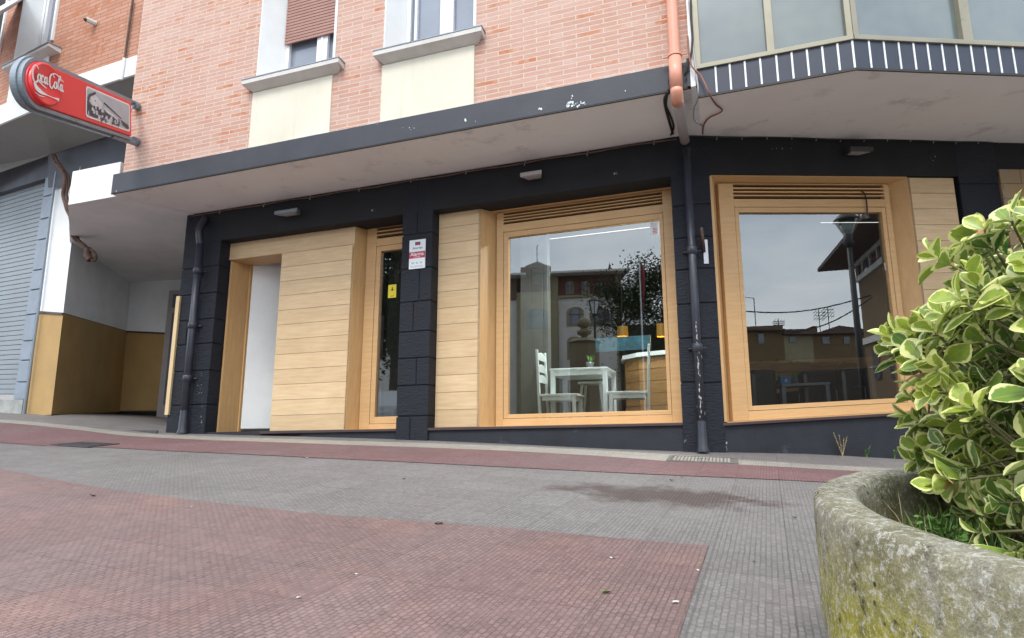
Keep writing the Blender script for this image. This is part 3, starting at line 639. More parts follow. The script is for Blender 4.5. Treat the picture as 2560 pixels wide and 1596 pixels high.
b = MB(); b.box(W1, u_bay0, uB, vb0-.022, vb0-.001, bay_w-.012, bay_w+.004); b.box(b2, 0, 5, vb0-.022, vb0-.001, -.012, .004); b.build('drip_edge', M['cable'], BAY)
b = MB()
b.box(W1, u_bay0-.01, uB, vb1, vb1+.045, bay_w-.1, bay_w+.02); b.box(b2, 0, 5, vb1, vb1+.045, -.1, .02)
fw = [((1737, 163), (1747, 163)), ((1912, 60), (1926, 60)), ((2112, 50), (2124, 50))]
for a, c in fw: b.box(W1, W1.at(*a, bay_w)[0], W1.at(*c, bay_w)[0]+.02, vb1+.045, VT, bay_w-.08, bay_w)
b.box(W1, uB-.05, uB, vb1+.045, VT, bay_w-.08, bay_w+.012); b.box(b2, 0, .05, vb1+.045, VT, -.08, .012)
for x in (2410,): x = b2.at(x, 50)[0]; b.box(b2, x-.03, x+.07, vb1+.045, VT, -.08, .0)
b.build('bay_frame', M['alum'], BAY, bevel=.004)
b = MB(); b.box(W1, u_bay0, uB-.02, vb1, VT, bay_w-.12, bay_w-.05); b.box(b2, .0, 5, vb1, VT, -.12, -.05); b.build('window_glass', M['frost'], BAY)
b = MB(); b.box(W1, u_bay0-.06, u_bay0-.015, VS-.02, VT, WU-.3, bay_w-.01); b.build('bay_side_post', M['white'], BAY)
b = MB(); b.box(W1, u_bay0-.09, u_bay0, VS+.003, vF1+.02, WU-.2, bay_w-.03); b.build('bay_side_block', M['fascia'], BAY)

#%%INTERIOR
# interior shell of the bar
vfl = W1.v((1270, 1037), (1670, 1025), -.5)-.21
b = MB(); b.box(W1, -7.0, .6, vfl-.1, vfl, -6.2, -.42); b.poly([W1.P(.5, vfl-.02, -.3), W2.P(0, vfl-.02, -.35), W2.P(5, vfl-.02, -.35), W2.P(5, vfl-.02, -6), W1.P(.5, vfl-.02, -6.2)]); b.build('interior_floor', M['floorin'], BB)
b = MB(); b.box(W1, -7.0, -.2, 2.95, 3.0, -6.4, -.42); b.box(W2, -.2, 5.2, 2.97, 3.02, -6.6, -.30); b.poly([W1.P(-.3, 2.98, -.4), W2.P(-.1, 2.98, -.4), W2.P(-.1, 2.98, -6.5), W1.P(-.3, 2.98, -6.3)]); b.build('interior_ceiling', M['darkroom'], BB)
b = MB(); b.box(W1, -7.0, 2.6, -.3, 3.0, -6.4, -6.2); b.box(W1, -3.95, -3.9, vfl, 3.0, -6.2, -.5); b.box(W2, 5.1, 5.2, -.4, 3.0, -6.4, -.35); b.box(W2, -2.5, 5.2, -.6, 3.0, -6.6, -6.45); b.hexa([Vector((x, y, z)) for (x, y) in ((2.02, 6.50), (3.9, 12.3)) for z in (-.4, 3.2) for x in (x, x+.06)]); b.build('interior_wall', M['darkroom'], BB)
b = MB(); h = .19
vbt_ = W2.at(1900, 903, -3.3)[1]; k = 0
while vbt_-h*(k+1) > vfl-.4: b.box(W2, 1.3, 5.1, vbt_-h*(k+1), vbt_-h*k-.008, -3.35, -3.3); k += 1
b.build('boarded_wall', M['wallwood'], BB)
b = MB(); pu0 = W1.at(1262, 900, -1.4)[0]; pu1 = W1.at(1304, 900, -1.2)[0]; pu2 = W1.at(1374, 900, -1.2)[0]
b.box(W1, pu0-.3, pu1-.01, vfl, 2.9, -1.5, -1.35)
k = pu1
while k < pu2-.06: b.box(W1, k, min(k+.16, pu2)-.004, vfl, 2.9, -1.3, -1.15); k += .16
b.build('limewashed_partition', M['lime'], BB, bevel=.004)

FA = math.atan2(W1.U.y, W1.U.x)
def wpt(fr, px, py, w, vv): u = fr.at(px, py, w)[0]; return fr.P(u, vv, w)
# table (origin on floor, centre); local x along the window, y into the room
tp = wpt(W1, 1447, 917, -.95, vfl)
ht = W1.at(1447, 916, -.75)[1]-vfl
T = thing('dining_table', 'pale mint painted square table standing between two ladder-back chairs behind the middle shop window', 'table', tuple(tp+W1.N*-.3), FA)
hw = .5*(W1.at(1520, 913, -.75)[0]-W1.at(1373, 920, -.75)[0]); 
def lbox(b, x0, x1, y0, y1, z0, z1): b.box(ID, x0, x1, z0, z1, y0, y1)
b = MB(); lbox(b, -hw, hw, -.35, .35, ht-.025, ht); b.build('table_top', M['mint'], T, bevel=.004)
b = MB(); lbox(b, -hw+.02, hw-.02, -.33, -.31, ht-.09, ht-.026); lbox(b, -hw+.02, hw-.02, .31, .33, ht-.09, ht-.026); lbox(b, -hw+.02, -hw+.04, -.31, .31, ht-.09, ht-.026); lbox(b, hw-.04, hw-.02, -.31, .31, ht-.09, ht-.026); b.build('apron', M['mint'], T)
for sx in (-1, 1):
    for sy in (-1, 1):
        b = MB(); x = sx*(hw-.035); y = sy*.315; lbox(b, x-.028, x+.028, y-.028, y+.028, 0, ht-.027); b.build('leg', M['mint'], T, bevel=.003)
# ladder-back chair facing +x
def chair(loc, rz, label):
    c = thing('dining_chair', label, 'chair', loc, rz, 'ladder-back chairs at the window table')
    hs = .45
    b = MB(); lbox(b, -.22, .24, -.21, .21, hs-.03, hs); b.build('seat', M['mint'], c, bevel=.004)
    b = MB(); lbox(b, -.2, .2, -.195, -.175, hs-.08, hs-.031); lbox(b, -.2, .2, .175, .195, hs-.08, hs-.031); lbox(b, .18, .2, -.17, .17, hs-.08, hs-.031); b.build('seat_apron', M['mint'], c)
    for sy in (-1, 1):
        b = MB(); y = sy*.185
        b.hexa([Vector(p) for p in ((-.24, y-.018, 0), (-.205, y-.018, 0), (-.28, y-.018, 1.0), (-.25, y-.018, 1.0), (-.24, y+.018, 0), (-.205, y+.018, 0), (-.28, y+.018, 1.0), (-.25, y+.018, 1.0))]); b.build('back_leg', M['mint'], c, bevel=.004)
        b = MB(); lbox(b, .175, .215, y-.02, y+.02, 0, hs-.031); b.build('front_leg', M['mint'], c, bevel=.003)
    for z in (.88, .73, .60):
        b = MB(); n = 8
        for k in range(n):
            y0 = -.17+.34*k/n; y1 = -.17+.34*(k+1)/n; a0 = .04*math.sin(math.pi*k/n)**.7 if 0 < k < n else 0; a1 = .04*math.sin(math.pi*(k+1)/n)**.7 if k+1 < n else 0
            xx = -.272+(.9-z)*.035
            b.hexa([Vector(p) for p in ((xx, y0, z), (xx+.014, y0, z), (xx, y0, z+.06+a0), (xx+.014, y0, z+.06+a0), (xx, y1, z), (xx+.014, y1, z), (xx, y1, z+.06+a1), (xx+.014, y1, z+.06+a1))])
        b.build('back_rail', M['mint'], c)
    for q in (-.19, .175): b = MB(); lbox(b, -.2, .18, q, q+.015, .18, .21); b.build('stretcher', M['mint'], c)
    return c
CH = chair(tuple(wpt(W1, 1401, 1000, -.85, vfl)-W1.N*.08), FA, 'pale mint ladder-back chair left of the window table, facing the bar')
dup(CH, tuple(wpt(W1, 1568, 1000, -.85, vfl)-W1.N*.08), FA+math.pi+.12, 'pale mint ladder-back chair right of the window table, back to the bar')
# stool
S = thing('stool', 'white splay-legged stool behind the mint table in the middle shop window', 'stool', tuple(wpt(W1, 1483, 1000, -1.7, vfl)), FA)
b = MB(); lbox(b, -.17, .17, -.17, .17, .62, .65); b.build('seat', M['mint'], S, bevel=.004)
for sx in (-1, 1):
    for sy in (-1, 1):
        b = MB(); b.tube([(sx*.12, sy*.12, .62), (sx*.2, sy*.2, 0)], .02, 6); b.build('leg', M['mint'], S)
for a in (-1, 1):
    b = MB(); b.tube([(-.17, a*.17, .22), (.17, a*.17, .22)], .013, 6); b.build('stretcher', M['mint'], S); b = MB(); b.tube([(a*.17, -.17, .22), (a*.17, .17, .22)], .013, 6); b.build('stretcher', M['mint'], S)
# potted plants
def potplant(loc, r, h, label, sc=1.0):
    p = thing('potted_plant', label, 'plant', loc, 0)
    b = MB(); b.lathe(loc, [(r*.7, 0), (r, h), (r*.9, h), (r*.85, h-.01)], 16); b.build('pot', M['glasspot'], p, True)
    b = MB(); rnd = random.Random(5)
    for k in range(22):
        a = rnd.uniform(0, 6.28); t_ = rnd.uniform(.1, 1); L_ = rnd.uniform(.08, .13)*sc; d = Vector((math.cos(a)*t_*.7, math.sin(a)*t_*.7, 1)).normalized(); s = d.cross(Vector((0, 0, 1.01))).normalized()*.006
        p0 = Vector(loc)+Vector((0, 0, h))+d*.0+Vector((math.cos(a), math.sin(a), 0))*r*.4*t_
        b.poly([p0-s, p0+s, p0+s*.7+d*L_*.6, p0+d*L_+Vector((0, 0, -.01*t_)), p0-s*.7+d*L_*.6])
    b.build('foliage', M['green'], p, recalc=False); return p
potplant(tuple(tp+W1.U*.08+W1.N*-.3+Vector((0, 0, ht))), .055, .10, 'spiky green plant in a dark pot on the mint table')
# bar counter
cu0 = W1.at(1536, 900, -1.6)[0]; vct = W1.at(1620, 878, -1.6)[1]
BC = thing('bar_counter', 'wood fronted bar counter with a white curved top behind the right chair', 'counter', tuple(W1.P(cu0+.6, vfl, -2.0)))
pts = [(cu0+.15, -3.4), (cu0, -2.4), (cu0+.08, -2.0), (cu0+.3, -1.75), (cu0+.7, -1.62), (cu0+1.6, -1.6)]
b = MB(); t_ = MB()
for k in range(len(pts)-1):
    (a, c), (d, e) = pts[k], pts[k+1]
    h = (vct-vfl-.06)/6
    for j in range(6):
        b.hexa([W1.P(a, vfl+h*j+.003, c-.05), W1.P(d, vfl+h*j+.003, e-.05), W1.P(a, vfl+h*(j+1)-.003, c-.05), W1.P(d, vfl+h*(j+1)-.003, e-.05), W1.P(a, vfl+h*j+.003, c), W1.P(d, vfl+h*j+.003, e), W1.P(a, vfl+h*(j+1)-.003, c), W1.P(d, vfl+h*(j+1)-.003, e)])
    t_.hexa([W1.P(a, vct-.055, -3.4 if k else c-.3), W1.P(d, vct-.055, -3.4), W1.P(a, vct, -3.4 if k else c-.3), W1.P(d, vct, -3.4), W1.P(a-.03, vct-.055, c+.04), W1.P(d, vct-.055, e+.04), W1.P(a-.03, vct, c+.04), W1.P(d, vct, e+.04)])
b.build('counter_front', M['bar'], BC); t_.build('counter_top', M['mint'], BC)
# blue banner print, lamps
a0 = W1.at(1488, 846, -2.9); a1 = W1.at(1627, 872, -2.9)
b = MB(); b.box(W1, a0[0], a1[0], a1[1], a0[1], -2.95, -2.92); o = b.build('canvas_print', M['blue']); tag(o, 'long blue canvas print standing behind the bar counter', 'picture')
for (x0, x1, y0, y1, lab) in ((1543, 1571, 817, 842, 'lit amber lampshade left of the flagpole reflection in the middle window'), (1642, 1664, 810, 842, 'lit amber lampshade at the right edge of the middle window')):
    a = W1.at((x0+x1)/2, y1, -3.3); c = W1.at((x0+x1)/2, y0, -3.3); hwid = .5*(W1.at(x1, y0, -3.3)[0]-W1.at(x0, y0, -3.3)[0])
    cpos = W1.P(a[0], a[1], -3.3); L1 = thing('pendant_lamp', lab, 'lamp', tuple(cpos), 0, 'amber lamps over the bar')
    b = MB(); b.lathe(cpos, [(hwid, 0), (hwid*.95, c[1]-a[1])], 20, capb=False); b.build('lamp_shade', M['lampglow'], L1, True)
    li = bpy.data.lights.new('lamp_light', 'POINT'); li.energy = 2.5; li.color = (1, .6, .2); li.shadow_soft_size = .08; lo = bpy.data.objects.new('lamp_light', li); scn.collection.objects.link(lo); lo.parent = L1; lo.location = (0, 0, -.05)
    b = MB(); b.tube([cpos+Vector((0, 0, c[1]-a[1])), W1.P(a[0], 2.95, -3.3)], .008, 6); b.build('cord', M['cable'], L1)
# ceiling tubes inside
for fr, p, q, lab in ((W1, (1290, 590), (1630, 552), 'slim lit strip light at the top of the middle shop window'), (W2, (2050, 543), (2205, 545), 'slim lit strip light at the top of the right shop window')):
    a = fr.at(*p, -1.5); c = fr.at(*q, -1.5); vv = .5*(a[1]+c[1]); vv = min(vv, 2.90)
    b = MB(); b.box(fr, a[0], c[0], vv-.003, vv+.003, -1.5, -1.494); st_ = b.build('strip_light', M['tubeglow']); tag(st_, lab, 'lamp', 'strip lights in the bar'); li = bpy.data.lights.new('interior_fill', 'AREA'); li.energy = 32 if fr is W1 else 5; li.shape = 'RECTANGLE'; li.size = .5; li.size_y = .05; lo = bpy.data.objects.new('interior_fill', li); scn.collection.objects.link(lo); lo.parent = st_; lo.location = fr.P(.15*a[0]+.85*c[0], vv-.05, -.75 if fr is W1 else -1.5); lo.rotation_euler = (0, 0, math.atan2(fr.U.y, fr.U.x))  # area lamp added to brighten the furniture, in the middle window off the tube
# right window: black sofas, low table
vfl2 = W2.v((1885, 1015), (2256, 995), -.3)-.12-.28
def sofa(x0, x1, ytop, w, lab, dep=.75):
    a = W2.at(x0, ytop, w); c = W2.at(x1, ytop, w); u0, u1 = a[0], c[0]; vt = .5*(a[1]+c[1])
    s = thing('armchair', lab, 'armchair', tuple(W2.P((u0+u1)/2, vfl2, w)), 0, 'black leather seats behind the right shop window')
    b = MB(); b.box(W2, u0+.02, u1-.02, vfl2+.18, vt, w-.16, w); b.build('backrest', M['leather'], s, bevel=.05)
    b = MB(); b.box(W2, u0+.1, u1-.1, vfl2+.12, vfl2+.42, w-dep, w-.16); b.build('seat', M['leather'], s, bevel=.04)
    for (p, q) in ((u0, u0+.1), (u1-.1, u1)):
        b = MB(); b.box(W2, p, q, vfl2+.05, vfl2+.58, w-dep, w-.1); b.build('armrest', M['leather'], s, bevel=.03)
    return s
sofa(1872, 1946, 924, -.55, 'black leather armchair at the left end of the right shop window, nearest the corner pillar')
sofa(2003, 2100, 926, -1.3, 'low black leather armchair behind the low grey table in the right shop window')
sofa(2098, 2172, 919, -.95, 'taller black leather armchair right of the low grey table')
sofa(2170, 2262, 914, -.6, 'black leather armchair at the right end of the right shop window beside the shrub')
b = MB(); a = W2.at(1952, 960, -.9); c = W2.at(2073, 957, -.9); vt = .5*(a[1]+c[1])
LT = thing('low_table', 'small grey low table with a blue box and grassy pots between black armchairs', 'table', tuple(W2.P((a[0]+c[0])/2, vfl2, -1.1)))
b.box(W2, a[0], c[0], vt-.03, vt, -1.4, -.88); b.build('table_top', M['signframe'], LT, bevel=.004)
for x in (a[0]+.03, c[0]-.03):
    for w in (-1.36, -.92): b = MB(); b.box(W2, x-.025, x+.025, vfl2, vt-.03, w-.025, w+.025); b.build('leg', M['signframe'], LT)
q0 = W2.at(1953, 961, -.93); q1 = W2.at(1977, 940, -.93)
b = MB(); b.box(W2, q0[0], q1[0], vt+.001, vt+.001+(q1[1]-q0[1]), -1.0, -.93); nb = b.build('napkin_box', M['bluebox'], bevel=.004); tag(nb, 'blue napkin box with a small white mark on the low grey table', 'box')
b = MB(); um = (q0[0]+q1[0])/2; vm = vt+.5*(q1[1]-q0[1]); b.box(W2, um-.014, um+.014, vm-.004, vm+.016, -.93, -.928); b.box(W2, um-.02, um+.02, vm-.018, vm-.01, -.93, -.928); b.build('mark', M['signplate'], nb)
potplant(tuple(W2.P(W2.at(1986, 955, -1.0)[0], vt, -1.0)), .05, .07, 'grassy green plant beside the blue napkin box', 1.0)
potplant(tuple(W2.P(W2.at(1948, 955, -1.1)[0], vt, -1.1)), .04, .06, 'smaller grassy plant left of the blue napkin box', .9)

#%%LEFTB
# ------------------------------------------------------------------ left building
LB = thing('apartment_building', 'orange brick apartment building at the far left with a white band and grey roller shutter', 'building', tuple(P3(60, 1048, 9.9)))
O3 = W1.P(uL-.02, 0, WU-.10); O3.z = 0
F3 = Frame(O3, -ray(-2478, 1080)); 
ub = F3.u((127, 115), (110, 170)); OB = F3.P(ub, 0); OB.z = 0
F4 = Frame(OB, -ray(-1600, 985))
vbb = F3.v((259, 215), (335, 191)); vbt = F3.v((200, 190), (340, 143))
vb4b = F4.v((0, 315), (85, 280)); 
s4 = F4.v((6, 165), (120, 108)); wl = F4.u((68, 0), (28, 150)); wr = F4.u((150, 0), (125, 108))
b = MB()
b.box(F3, ub, .3, vbt-.03, 9.5, -.3, 0)
b.build('brick_wall', M['brick2'], LB)
wl2r = F4.u((26, 10), (2, 110)); wl2l = wl2r-1.3
b = MB(); b.box(F4, wr, 0.0, vbt, 9.5, -.3, 0); b.box(F4, wl, wr, vbt, s4, -.3, 0); b.box(F4, wl2r, wl, vbt, 9.5, -.3, 0); b.box(F4, wl2l, wl2r, vbt, s4, -.3, 0); b.box(F4, -9, wl2l, vbt, 9.5, -.3, 0)
b.build('brick_wall', M['brick2'], LB)
b = MB(); b.box(F3, ub, .05, vbb, vbt, -.3, .03); b.box(F4, -9, 0.0, vb4b, vbt, -.3, .03); b.build('white_band', M['bandwhite'], LB, bevel=.004)
b = MB(); b.box(F4, wl+.0, wr-.0, vbt-.0, s4-.12, -.1, .012); b.build('apron_panel', M['white'], LB)
# upstairs window on the left
b = MB(); wi = F4.u((118, 0), (97, 118), -.28)
b.hexa([F4.P(wl, s4, -.28), F4.P(wi, s4, -.28), F4.P(wl, 9.4, -.28), F4.P(wi, 9.4, -.28), F4.P(wl, s4, .01), F4.P(wl+.012, s4, .01), F4.P(wl, 9.4, .01), F4.P(wl+.012, 9.4, .01)])
b.box(F4, wr-.02, wr+.03, s4, 9.4, -.28, .02); wd = b.build('window', M['white'], LB)
b = MB(); b.box(F4, wi, wi+.07, s4, 9.4, -.3, -.25); b.box(F4, wi+.12, wi+.19, s4, 9.4, -.3, -.245); b.build('window_frame', M['pvc'], wd)
b = MB(); b.box(F4, wi-.3, wr, s4, 9.4, -.34, -.3); b.build('window_glass', M['uglass'], wd)
b = MB(); s4a = F4.at(6, 163, .14); s4c = F4.at(122, 108, .14); vs4 = .5*(s4a[1]+s4c[1])
b.hexa([F4.P(s4a[0], vs4-.12, -.2), F4.P(s4c[0], vs4-.12, -.2), F4.P(s4a[0], vs4-.01, -.2), F4.P(s4c[0], vs4-.01, -.2), F4.P(s4a[0], vs4-.06, .14), F4.P(s4c[0], vs4-.06, .14), F4.P(s4a[0], vs4-.012, .14), F4.P(s4c[0], vs4-.012, .14)])
b.build('window_sill', M['stonesill'], wd, bevel=.004)
b = MB(); b.box(F4, s4a[0]-.01, s4c[0]+.01, vs4-.009, vs4+.008, -.2, .15); b.build('sill_flashing', M['signframe'], wd)
b = MB(); b.box(F4, wl2r-.05, wl2r, s4, 9.4, -.2, .03); wd2 = b.build('window', M['white'], LB); b = MB(); b.box(F4, wl2l-.3, wl2r, s4-.6, 9.4, -.34, -.2); b.build('window_glass', M['darkroom'], wd2)
b = MB(); b.poly([P3(-60, 62, 7.6), P3(58, -6, 7.6), P3(64, -4, 9.3), P3(-60, 80, 9.3)]); b.poly([P3(-60, 50, 7.6), P3(58, -16, 7.6), P3(58, -6, 7.6), P3(-60, 62, 7.6)]); b.build('roof_eave', M['white'], LB)
# soffit and ground floor
Yg = 10.0
jA, jB = P3(0, 432, Yg+.55), P3(130, 386, Yg-.05)
b = MB()
zb = F4.P(0, vb4b, 0).z
f0 = F4.P(-9, vb4b, 0); f1 = F4.P(0, vb4b, 0); f2 = F3.P(.05, vbb, 0)
jA2 = jA+(jA-jB)*4; jC = P3(330, 322, 9.2)
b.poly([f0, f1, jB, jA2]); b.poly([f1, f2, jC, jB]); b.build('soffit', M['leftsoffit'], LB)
S4 = Frame(P3(57, 1050, Yg), -ray(-1600, 985)); S4.O = P3(57, 1050, Yg)
vsh = S4.v((0, 480), (110, 445)); usr = S4.u((110, 446), (39, 985)); upr = S4.u((137, 430), (58, 1040)); vj = S4.v((0, 432), (127, 386))
b = MB(); b.box(S4, -8, upr, vsh, vj+.3, -.4, -.02); b.build('lintel_beam', M['darkblue'], LB)
b = MB(); vbot = S4.v((0, 986), (39, 986), -.1); k = vbot
while k < vsh: b.box(S4, -8, usr+.03, k+.006, k+.082, -.16, -.12); b.box(S4, -8, usr+.03, k-.002, k+.006, -.16, -.135); k += .084
b.build('roller_shutter', M['shuttergrey'], LB, bevel=.008)
b = MB(); b.box(S4, usr, upr, S4.at(55, 985)[1], vsh+.0, -.3, -.03)
rows = [S4.at(90, y)[1] for y in (498, 552, 602, 676, 724, 785, 851, 900, 955)]; vs = sorted(rows); vs = [S4.at(50, 1000)[1]]+vs+[vsh]
for a, c in zip(vs, vs[1:]): b.box(S4, usr, upr, a+.009, c-.009, -.3, 0)
b.build('pilaster', M['bluestone'], LB, bevel=.008)
b = MB(); b.box(S4, -8, upr, -.6, S4.at(50, 1000)[1], -.3, .01); b.build('plinth', M['dadoconc'], LB)
b = MB(); b.tube([P3(141, 430, Yg-.08), P3(128, 520, Yg-.08), P3(97, 770, Yg-.08), P3(58, 1045, Yg-.08)], .02, 6); b.build('conduit', M['signframe'], LB)
# porch
C0t = lambda y: P3(142-.126*(y-430), y, Yg+.02)
C1 = lambda y: P3(128+.118*(1038-y), y, Yg-.3)
C2 = lambda y: P3(299+.085*(1035-y), y, 12.4)
C3 = lambda y: P3(470+.085*(1035-y), y, 12.1)
def hz(fn, z):   # point of a vertical edge at height z
    lo, hi = -400, 1500
    for _ in range(50):
        m = .5*(lo+hi)
        if fn(m).z > z: lo = m
        else: hi = m
    p = fn(m); return p
zc = W1.P(uL-.6, VS, .5).z-.005
top0, top1 = C0t(420), P3(201, 415, Yg-.3)
b = MB(); b.poly([C0t(779), C1(783), top1, top0]); b.poly([C1(783), C2(828), C2(560), P3(201, 415, Yg-.3)]); b.poly([C2(828), C3(836), C3(560), C2(560)]); b.build('porch_wall', M['whitegrey'], LB)
b = MB(); b.poly([C0t(1041), C1(1038), C1(784), C0t(780)]); b.poly([C1(1038), C2(1030), C2(829), C1(784)]); b.poly([C2(1030), C3(1026), C3(837), C2(829)]); b.build('ochre_dado', M['ochre'], LB)
b = MB(); 
for f, g, y0, y1 in ((C0t, C1, 780, 784), (C1, C2, 784, 829), (C2, C3, 829, 837)):
    a, c = f(y0), g(y1); n = (c-a).cross(Vector((0, 0, 1))).normalized()*.02; n = n if n.y < 0 else -n
    b.hexa([a+Vector((0, 0, -.02)), c+Vector((0, 0, -.02)), a+Vector((0, 0, .012)), c+Vector((0, 0, .012)), a+n+Vector((0, 0, -.02)), c+n+Vector((0, 0, -.02)), a+n+Vector((0, 0, .012)), c+n+Vector((0, 0, .012))])
b.build('dado_rail', M['sill'], LB)
b = MB(); b.poly([C0t(1060), C1(1062), C1(1037), C0t(1040)]); b.poly([C1(1062), C2(1060), C2(1028), C1(1037)]); b.poly([C2(1060), C3(1055), C3(1024), C2(1028)]); 
b.build('skirting', M['skirt'], LB)
a = W1.P(uS+.3, VS-.004, -.05); b = MB()
lu = W1.at(175, 503, .86)[0]
zq = lambda fn: hz(fn, W1.P(lu-.6, VS-.004, 0).z)
b.poly([W1.P(lu+.0, VS-.004, .87), W1.P(uL-.09, VS-.004, .87), W1.P(uS+.2, VS-.004, -.05), W1.P(uS+.3, VS-.004, -6), zq(C3)+Vector((0, .1, 0)), zq(C2)+Vector((-.1, .1, 0)), zq(C1)+Vector((-.03, 0, 0))]); b.build('porch_ceiling', M['whitegrey'], LB)
vlt = W1.v((180, 429), (302, 413), .88)
b = MB(); b.box(W1, lu, uL-.092, VS-.003, W1.v((200, 425), (302, 405), .88), .6, .88); b.build('porch_lintel', M['whitegrey'], LB, bevel=.006)
b = MB(); b.poly([P3(120, 470, Yg-.02), P3(120, 360, Yg-.02), P3(420, 200, 9.0), P3(420, 440, 9.0)]); b.build('back_wall', M['darkblue'], LB)
DF = Frame(P3(393, 1045, 12.05), (1, -.1, 0)); 
a = DF.at(414, 728); 
b = MB(); b.box(DF, 0, 1.0, -.1, a[1], -.02, .03); pd = b.build('porch_door', M['greypipe'], LB)
b = MB(); b.box(DF, .1, .9, a[1]-.35, a[1]-.08, .03, .04); b.box(DF, .12, .9, .25, a[1]-.45, .03, .04); b.build('door_pane', M['winglass'], pd)
b = MB(); q = P3(392, 1080, 8.35); q2 = P3(130, 1064, 9.6); z0 = max(q.z, q2.z)
b.hexa([P3(60, 1058, 10.4)+Vector((0, 0, -.3)), P3(420, 1066, 12.6)+Vector((0, 0, -.5)), P3(60, 1058, 10.4), P3(420, 1056, 12.6), q2+Vector((0, 0, -.5)), q+Vector((0, 0, -.4)), q2, q]); 
b.build('porch_floor', M['asphalt'], LB)
b = MB(); p_ = C2(835)+Vector((-.06, -.05, 0)); b.hexa([p_+Vector((x, y, z)) for y in (0, -.04) for z in (-.16, .02) for x in (-.06, .02)]); tag(b.build('switch_box', M['greypipe']), 'small grey switch box in the porch corner above the ochre dado', 'switch box')
b = MB(); p_ = P3(204, 570, 9.95); b.hexa([p_+Vector((x, y, z)) for y in (0, -.08) for z in (-.12, .12) for x in (-.035, .035)]); tag(b.build('wall_box', M['white'], bevel=.006), 'narrow white box on the porch wall beside the brown cable bundle', 'wall box')

b = MB(); zr = 9.3; q = [F4.P(-9, 0, -.1), F4.P(0, 0, -.1), F3.P(.3, 0, -.1), F3.P(.3, 0, -9), F4.P(-9, 0, -9)]; b.poly([Vector((p.x, p.y, zr)) for p in q]); b.poly([Vector((q[3].x, q[3].y, z)) for z in (-1, zr)]+[Vector((q[4].x, q[4].y, z)) for z in (zr, -1)]); b.build('roof', M['rooftile'], LB)  # unseen slab and back sheet added to block light leaking from above
b = MB(); b.box(W1, uL, 2.2, VT-.02, VT+.1, -9, WU); b.box(W1, uL, 2.2, -1, VT, -9.1, -9); b.build('roof', M['rooftile'], BB)  # top and rear sheets out of view, added to keep skylight out
#%%ATTACHED
# ------------------------------------------------------------------ things on the walls
def smooth_path(pts, n=6):
    o = []; P = [Vector(p) for p in pts]; P = [P[0]*2-P[1]]+P+[P[-1]*2-P[-2]]
    for i in range(1, len(P)-2):
        for k in range(n):
            t = k/n; a, b_, c, d = P[i-1:i+3]
            o.append(.5*((2*b_)+(c-a)*t+(2*a-5*b_+4*c-d)*t*t+(3*b_-a-3*c+d)*t**3))
    o.append(P[-2]); return o
# old cable bundle on the left
rp_ = [(132, 388, 9.7), (140, 405, 9.6), (160, 432, 9.5), (166, 462, 9.5), (162, 492, 9.5), (170, 518, 9.45), (182, 545, 9.4), (183, 570, 9.4), (190, 596, 9.4), (206, 612, 9.4), (222, 626, 9.35)]
pp = smooth_path([P3(*p) for p in rp_], 5)
CB = thing('cable_bundle', 'rusty brown twisted cable bundle hanging down the porch corner at the left', 'cables', tuple(pp[0]))
rr_ = [.055+.022*math.sin(k*.8)+.012*math.sin(k*2.1) for k in range(len(pp))]
b = MB()
for q in range(6):
    w_ = []
    for k, p in enumerate(pp):
        a = q*1.05+k*.16*(1 if q % 2 else -.7); rd_ = .030+.010*math.sin(k*.5+q); w_.append(p+Vector((math.cos(a)*rd_, math.sin(a)*rd_, 0)))
    b.tube(w_, .019 if q % 2 else .024, 6)
b.build('bundle', M['rust'], CB, True)
b = MB(); b.tube(smooth_path([P3(222, 624, 9.35), P3(232, 628, 9.3), P3(240, 640, 9.3), P3(236, 652, 9.3), P3(228, 648, 9.3), P3(226, 638, 9.3)]), .022, 6); b.tube(smooth_path([P3(222, 622, 9.35), P3(218, 640, 9.3), P3(226, 650, 9.3)]), .05, 7); b.build('loose_end', M['rust'], CB, True)
# sign
sTR, sBR, sTL, sBL = P3(323, 253, 7.42), P3(311.6, 349, 7.42), P3(77, 144, 5.75), P3(90, 278, 5.75)
sO = (sTR+sBR)/2; sE = (sTL+sBL)/2; sU = sE-sO; sLen = sU.length; sU.normalize(); sH = .25*((sTR-sBR).length+(sTL-sBL).length)
sV = Vector((0, 0, 1)); sV = (sV-sU*sV.dot(sU)).normalized(); sV = ((sTR-sBR).normalized()+(sTL-sBL).normalized()).normalized(); sN = sU.cross(sV).normalized()
if sN.dot(-sO) < 0: sN = -sN
SG = thing('advertising_sign', 'red round-ended soft drink sign with an old grey photo, projecting from the brick wall', 'sign', tuple(sO))
def SP(a, v, d): return sO+sU*a+sV*v+sN*d           # a runs from the wall outwards
def stadium(h, a0, inset=0, n=24):
    pts = [(a0, -h), (a0, h)]
    for k in range(n+1): t = math.pi/2-math.pi*k/n; pts.append((sLen-.02+h*math.cos(t)*.95, h*math.sin(t)))
    return pts
def prism(b, pts, d0, d1):
    n = len(pts); i = len(b.v); b.v += [SP(a, v, d0) for a, v in pts]+[SP(a, v, d1) for a, v in pts]
    b.f.append(list(range(i, i+n))[::-1]); b.uv.append([(0, 0)]*n); b.f.append(list(range(i+n, i+2*n))); b.uv.append(list(pts))
    for k in range(n): k2 = (k+1) % n; b.f.append([i+k, i+k2, i+n+k2, i+n+k]); b.uv.append([(0, 0)]*4)
b = MB(); prism(b, stadium(sH-.045, .03), -.07, .075); b.build('red_face', M['red'], SG, bevel=.012)
b = MB(); o_ = stadium(sH, 0); path = [SP(a, v, 0) for a, v in o_[1:]]+[SP(o_[0][0], o_[0][1], 0)]
inn = stadium(sH-.04, 0)
